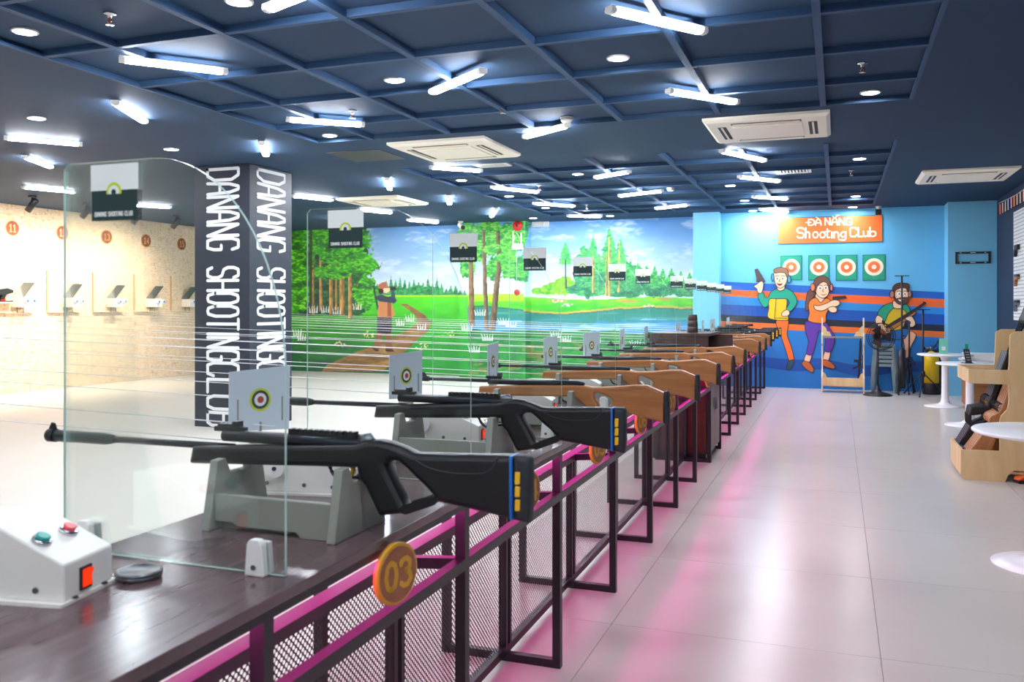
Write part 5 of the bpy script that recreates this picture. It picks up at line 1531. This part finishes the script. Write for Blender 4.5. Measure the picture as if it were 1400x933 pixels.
t = empty('orange_shoe', (p.x + 0.06, p.y, 0), 0.4, 'orange and black shoe on the floor under the rack', 'shoe')
o = MB().prism([(-0.13, 0.0), (0.13, 0.0), (0.135, 0.025), (-0.135, 0.022)], -0.045, 0.045, 'y').build('sole', M_black, t); bevel(o, 0.01)
o = MB().prism([(-0.13, 0.022), (0.125, 0.024), (0.12, 0.085), (0.06, 0.095), (0.02, 0.08), (-0.05, 0.06), (-0.12, 0.048)], -0.04, 0.04, 'y').build('upper', M_orange, t); bevel(o, 0.016, 3)

# pegboard, flags and mount on the right wall
t = empty('pegboard', (XR2, 8.4 * H, 0), 0, 'white perforated pegboard panel on the navy side wall', 'pegboard')
ya, yb = 7.3 * H - 8.4 * H, 9.66 * H - 8.4 * H
MB().box(-0.05, -0.035, ya, yb, 0.86 * H, 1.90 * H).build('panel', M_peg, t)
MB().box(-0.035, -0.004, ya + 0.05, yb - 0.05, 0.9 * H, 1.86 * H).build('batten', M_plyedge, t)
mb = MB()
for i in range(26):
    for j in range(30):
        yy = yb - 0.03 - i * 0.04; zz = 0.89 * H + j * 0.046
        mb.box(-0.0506, -0.05, yy - 0.007, yy + 0.007, zz - 0.007, zz + 0.007)
o = mb.build('hole', M_dark, t); o['kind'] = 'stuff'
for (z, lb, c) in ((1.55, 'black pistol hanging highest on the pegboard', M_plastic_b), (1.27, 'brown handled pistol hanging in the middle of the pegboard', M_wood_stock), (1.03, 'grey pistol hanging lowest on the pegboard', M_grey_steel)):
    yy = 9.42 * H
    q = empty('pistol', (XR2 - 0.07, yy, z * H), 0, lb, 'pistol', 'pistols on the pegboard')
    o = MB().prism([(-0.12, 0.0), (0.08, 0.0), (0.11, -0.11), (0.06, -0.12), (0.03, -0.035), (-0.12, -0.035)], -0.018, 0.018, 'x').build('frame', c, q); bevel(o, 0.004)
    o = MB().box(-0.017, 0.017, -0.13, 0.085, 0.0, 0.03).build('slide', M_plastic_b, q); bevel(o, 0.003)
    MB().tube([(-0.0, -0.05, -0.035), (0, -0.03, -0.06), (0, 0.0, -0.06), (0, 0.02, -0.035)], 0.003, 6).build('trigger_guard', M_plastic_b, q)
FL = [((200, 40, 40), (240, 200, 40), (200, 40, 40)), ((20, 130, 80), (240, 240, 240), (210, 50, 40)), ((30, 150, 90), (235, 235, 235), (220, 60, 50)), ((40, 60, 140), (235, 235, 240), (200, 50, 60)), ((220, 50, 50), (240, 240, 240), (40, 70, 160))]
s_ = empty('flag_string', (XR2 - 0.04, 9.6 * H, 2.03 * H), 0, 'string with small coloured flags along the top of the navy wall', 'flags')
MB().tube([(0, 0.95 * H, 0.055 * H), (0, 0.0, 0.03 * H), (0, -1.2 * H, 0.05 * H)], 0.003, 6).build('string', M_white, s_)
for i in range(9):
    yy = 0.85 * H - i * 0.21
    o = MB()
    for k in range(3):
        o.box(-0.002, 0.002, yy + (k - 1.5) * 0.04, yy + (k - 0.5) * 0.04, -0.095, 0.045 + 0.0 * i, k)
    c = FL[i % 5]
    o.build('flag', [mat('flag_%d_%d_%d' % q, q, 0.7) for q in c], s_)
p = onY(1330, 352.5, 10.85 * H); w0 = abs(onY(1306, 352, 10.85 * H).x - p.x); h0 = 0.066 * H
t = empty('screen_mount', (p.x, 10.85 * H, p.z), 0, 'flat black steel screen mount on the light blue column', 'screen mount')
for (a, b, c_, d) in ((-w0, w0, h0 - .03, h0), (-w0, w0, -h0, -h0 + .03)):
    MB().box(a, b, -0.02, 0, c_, d).build('rail', M_black, t)
for s in (-1, 1): MB().box(s * w0 - 0.015 - s * 0.015, s * w0 + 0.015 - s * 0.015, -0.02, 0, -h0 + .03, h0 - .03).build('end_plate', M_black, t)
mb = MB()
for x in (-0.7, -0.1, 0.0, 0.1, 0.7):
    for z in (-1, 1): mb.box(x * w0 - 0.012, x * w0 + 0.012, -0.021, -0.02, z * (h0 - 0.015) - 0.004, z * (h0 - 0.015) + 0.004)
mb.build('slot', M_ring_w, t)

# ------------------------------------------------------------------ things along the blue wall
# empty plywood rack seen from the front
pa, pb = onZ(1122, 537, 0), onZ(1182, 537, 0)
yq = 10.75 * H; xa, xb = onY(1123, 500, yq).x, onY(1182, 500, yq).x
t = empty('rifle_rack', (xa, yq, 0), 0, 'nearly empty plywood rifle rack against the painted blue wall', 'rifle rack')
W = xb - xa
zz = lambda v: onY(1150, v, yq).z
for x in (0, W - 0.018):
    o = MB().prism([(-0.02, 0), (0.30, 0), (0.30, zz(437)), (0.24, zz(435)), (0.10, zz(435)), (0.08, zz(455)), (-0.02, zz(458)), (-0.02, zz(470)), (0.09, zz(474)), (0.10, zz(505)), (-0.02, zz(517))], x, x + 0.018, 'x').build('side_panel', M_plyedge, t)
MB().box(0.018, W - 0.018, -0.01, 0.008, zz(528), zz(517)).build('trough_front', M_ply, t)
MB().box(0.018, W - 0.018, 0.008, 0.28, zz(529), zz(527)).build('trough_floor', M_ply, t)
mb = MB()
n = 9
mb.box(0.018, W - 0.018, 0.0, 0.05, zz(462.5), zz(460.5))
for k in range(n): 
    x = 0.03 + k * (W - 0.06) / n; mb.box(x, x + (W - 0.06) / n * 0.55, -0.03, 0.0, zz(462.5), zz(460.5))
mb.build('cross_rail', M_pvc, t)
for s, x in ((1, 0.018), (-1, W - 0.018)):
    o = MB().prism([(x, zz(460)), (x, zz(445)), (x + s * 0.05, zz(449)), (x + s * 0.06, zz(453)), (x + s * 0.10, zz(454)), (x + s * 0.13, zz(460))], 0.03, 0.045, 'y').build('corner_bracket', M_ply, t)
    o = MB().prism([(x, zz(517)), (x, zz(509)), (x + s * 0.04, zz(512)), (x + s * 0.06, zz(517))], 0.03, 0.045, 'y').build('corner_bracket', M_ply, t)
place_rifle('t', (xb - 0.075, yq + 0.12, 0.10 + 0.395 * H * 0.68), (0, math.radians(92), 0.0), 'black rifle standing upright in the nearly empty rack', 'rifle in far rack').scale = (0.68, 0.68, 0.68)

# pedestal fan
p = onZ(1200, 541, 0)
t = empty('pedestal_fan', (p.x, p.y, 0), 0.35, 'black pedestal fan standing before the painted wall', 'fan')
zf = onY(1192, 460, p.y).z
MB().lathe([(0.205, 0), (0.205, 0.012), (0.17, 0.03), (0.06, 0.06), (0.03, 0.10), (0.022, 0.16)], n=32).build('base', M_black, t)
MB().tube([(0, 0, 0.12), (0, 0, zf - 0.06)], 0.016, 12).build('pole', M_black, t)
hx, hy = -0.06, -0.06
MB().tube([(0.02, 0.13, zf), (0.0, 0.05, zf), (hx * 0.5, hy * 0.5 - 0.02, zf)], [0.04, 0.06, 0.05], 16).build('motor', M_black, t)
mb = MB(); R_ = 0.20
for y in (-0.08, -0.16):
    mb.tube([(R_ * math.cos(2 * math.pi * k / 32), y, zf + R_ * math.sin(2 * math.pi * k / 32)) for k in range(33)], 0.006, 6, cap=False)
for k in range(36):
    a = 2 * math.pi * k / 36
    for y, yc in ((-0.08, -0.055), (-0.16, -0.19)):
        mb.tube([(0.03 * math.cos(a), yc, zf + 0.03 * math.sin(a)), (R_ * 0.7 * math.cos(a), (y + yc) / 2, zf + R_ * 0.7 * math.sin(a)), (R_ * math.cos(a), y, zf + R_ * math.sin(a))], 0.0028, 4)
mb.build('guard', M_black, t)
for k in range(3):
    a = 2 * math.pi * k / 3
    mb = MB(); pts = []
    for (r, w_) in ((0.03, 0.3), (0.10, 0.55), (0.17, 0.5)):
        for s, y in ((-1, -0.105), (1, -0.135)): pts.append((r * math.cos(a + s * w_), y, zf + r * math.sin(a + s * w_)))
    mb.add(pts, [(0, 1, 3, 2), (2, 3, 5, 4)])
    o = mb.build('blade', mat('fan_blade', (70, 54, 50), 0.3), t)
    sm_ = o.modifiers.new('solid', 'SOLIDIFY'); sm_.thickness = 0.004
MB().lathe([(0.035, 0.09), (0.035, 0.20), (0.02, 0.21)], (0, 0, zf), 18, 0, 'y').build('hub', M_black, t)

# stack of grey stools
p = onZ(1208, 536, 0)
st_me = None
for k in range(6):
    t = empty('stool', (p.x + 0.002 * k, min(p.y, YS - 0.25), 0.062 * k), 0.12 * ((k * 7) % 3 - 1) * 0.3, 'grey plastic stool in the stack by the fan, %s from the bottom' % ORD[k], 'stool', 'stacked grey stools')
    if st_me is None:
        sm1 = bevel
        seat = MB(); seat.prism([(-0.13, -0.13), (0.13, -0.13), (0.13, 0.13), (-0.13, 0.13)], 0.425, 0.45, 'z')
        seat_me = seat.mesh('seat', M_stool)
        leg_mes = []
        for sx in (-1, 1):
            for sy in (-1, 1):
                L = MB(); a = (sx * 0.125, sy * 0.125, 0.43); b = (sx * 0.165, sy * 0.165, 0.0)
                L.bar(a, b, 0.05, 0.014, 0, (sx, sy, 0)); leg_mes.append(L.mesh('leg', M_stool))
        ap = MB()
        for (x0, x1, y0_, y1_) in ((-0.135, 0.135, -0.137, -0.13), (-0.135, 0.135, 0.13, 0.137), (-0.137, -0.13, -0.13, 0.13), (0.13, 0.137, -0.13, 0.13)): ap.box(x0, x1, y0_, y1_, 0.405, 0.445)
        ap_me = ap.mesh('apron', M_stool); st_me = True
    for me in [seat_me, ap_me] + leg_mes:
        o = bpy.data.objects.new(me.name, me); C.objects.link(o); o.parent = t

# tripods
def tripod(u, vf, vtop, label, spread, vhub, bar=True, sleeve=False, rz=0.0):
    p = onZ(u, vf, 0); ztop = onY(u, vtop, p.y).z; zh = onY(u, vhub, p.y).z
    t = empty('tripod_stand', (p.x, p.y, 0), rz, label, 'tripod stand', 'black tripod stands by the wall')
    MB().tube([(0, 0, zh * 0.35), (0, 0, ztop)], 0.014, 12).build('pole', M_black, t)
    MB().lathe([(0.026, 0), (0.03, 0.02), (0.03, 0.07), (0.02, 0.09)], (0, 0, zh - 0.04), 14).build('collar', M_black, t)
    for k in range(3):
        a = 2 * math.pi * k / 3
        l = MB().tube([(0.02 * math.cos(a), 0.02 * math.sin(a), zh), (spread * math.cos(a), spread * math.sin(a), 0.012)], 0.010, 8).build('leg', M_black, t)
        MB().tube([(spread * math.cos(a), spread * math.sin(a), 0.0), (spread * math.cos(a), spread * math.sin(a), 0.022)], 0.014, 8).build('rubber_foot', M_rubber, l)
    if bar: MB().box(-0.10, 0.10, -0.02, 0.02, ztop, ztop + 0.012).build('top_bar', M_black, t)
    MB().tube([(0, 0, ztop * 0.5), (0.05, -0.02, ztop * 0.5 - 0.01)], 0.008, 8).build('knob', M_black, t)
    if sleeve: MB().tube([(0, 0, 0.10), (0, 0, zh + 0.02)], [0.05, 0.055], 14).build('folded_sleeve', M_black, t)
tripod(1233, 540, 378, 'tall black stand with flat top bar, folded legs, before the painted bearded man', 0.10, 480, True, True)
tripod(1262, 541, 424, 'black tripod stand with spread legs beside the yellow cylinder', 0.33, 512, True, False, 0.3)
tripod(1243, 537, 440, 'short thin black stand between the two taller stands', 0.14, 500, False, False, 0.9)
# yellow gas cylinder
p = onZ(1274, 540, 0)
t = empty('gas_cylinder', (p.x, p.y + 0.1, 0), 0, 'yellow gas cylinder with black boot and valve', 'gas cylinder')
zs = onY(1274, 492, p.y).z
MB().lathe([(0.118, 0), (0.122, 0.01), (0.122, 0.16), (0.118, 0.17)], n=26).build('boot', M_black, t)
MB().lathe([(0.112, 0.16), (0.112, zs - 0.02), (0.106, zs + 0.03), (0.085, zs + 0.075), (0.045, zs + 0.11), (0.022, zs + 0.125)], n=28).build('tank', M_cyl, t)
mb = MB().tube([(0, 0, zs + 0.11), (0, 0, zs + 0.19)], 0.018, 12); mb.tube([(-0.09, 0, zs + 0.165), (0.03, 0, zs + 0.165)], 0.014, 10)
mb.build('valve', M_grey_steel, t)
MB().tube([(-0.09, 0, zs + 0.165), (-0.12, 0, zs + 0.165)], 0.028, 12).build('valve_knob', M_black, t)
MB().tube([(0.03, 0, zs + 0.165), (0.075, -0.02, zs + 0.24), (0.10, 0.0, zs + 0.30), (0.12, 0.04, zs + 0.2), (0.125, 0.06, 0.3)], 0.011, 8).build('hose', M_rubber, t)
p = onZ(1290, 540, 0)
t = empty('equipment_case', (p.x - 0.10, YS - 0.16, 0), 0, 'dark upright equipment case behind the yellow cylinder', 'case')
o = MB().box(-0.13, 0.10, -0.10, 0.10, 0, 0.50 * H).build('body', M_black, t); bevel(o, 0.01)
for z in (0.12, 0.5): MB().box(-0.135, 0.105, -0.105, 0.105, z, z + 0.02).build('band', M_rubber, t)
MB().tube([(-0.06, 0, 0.5 * H), (-0.06, 0, 0.5 * H + 0.05), (0.04, 0, 0.5 * H + 0.05), (0.04, 0, 0.5 * H)], 0.008, 8).build('handle', M_rubber, t)
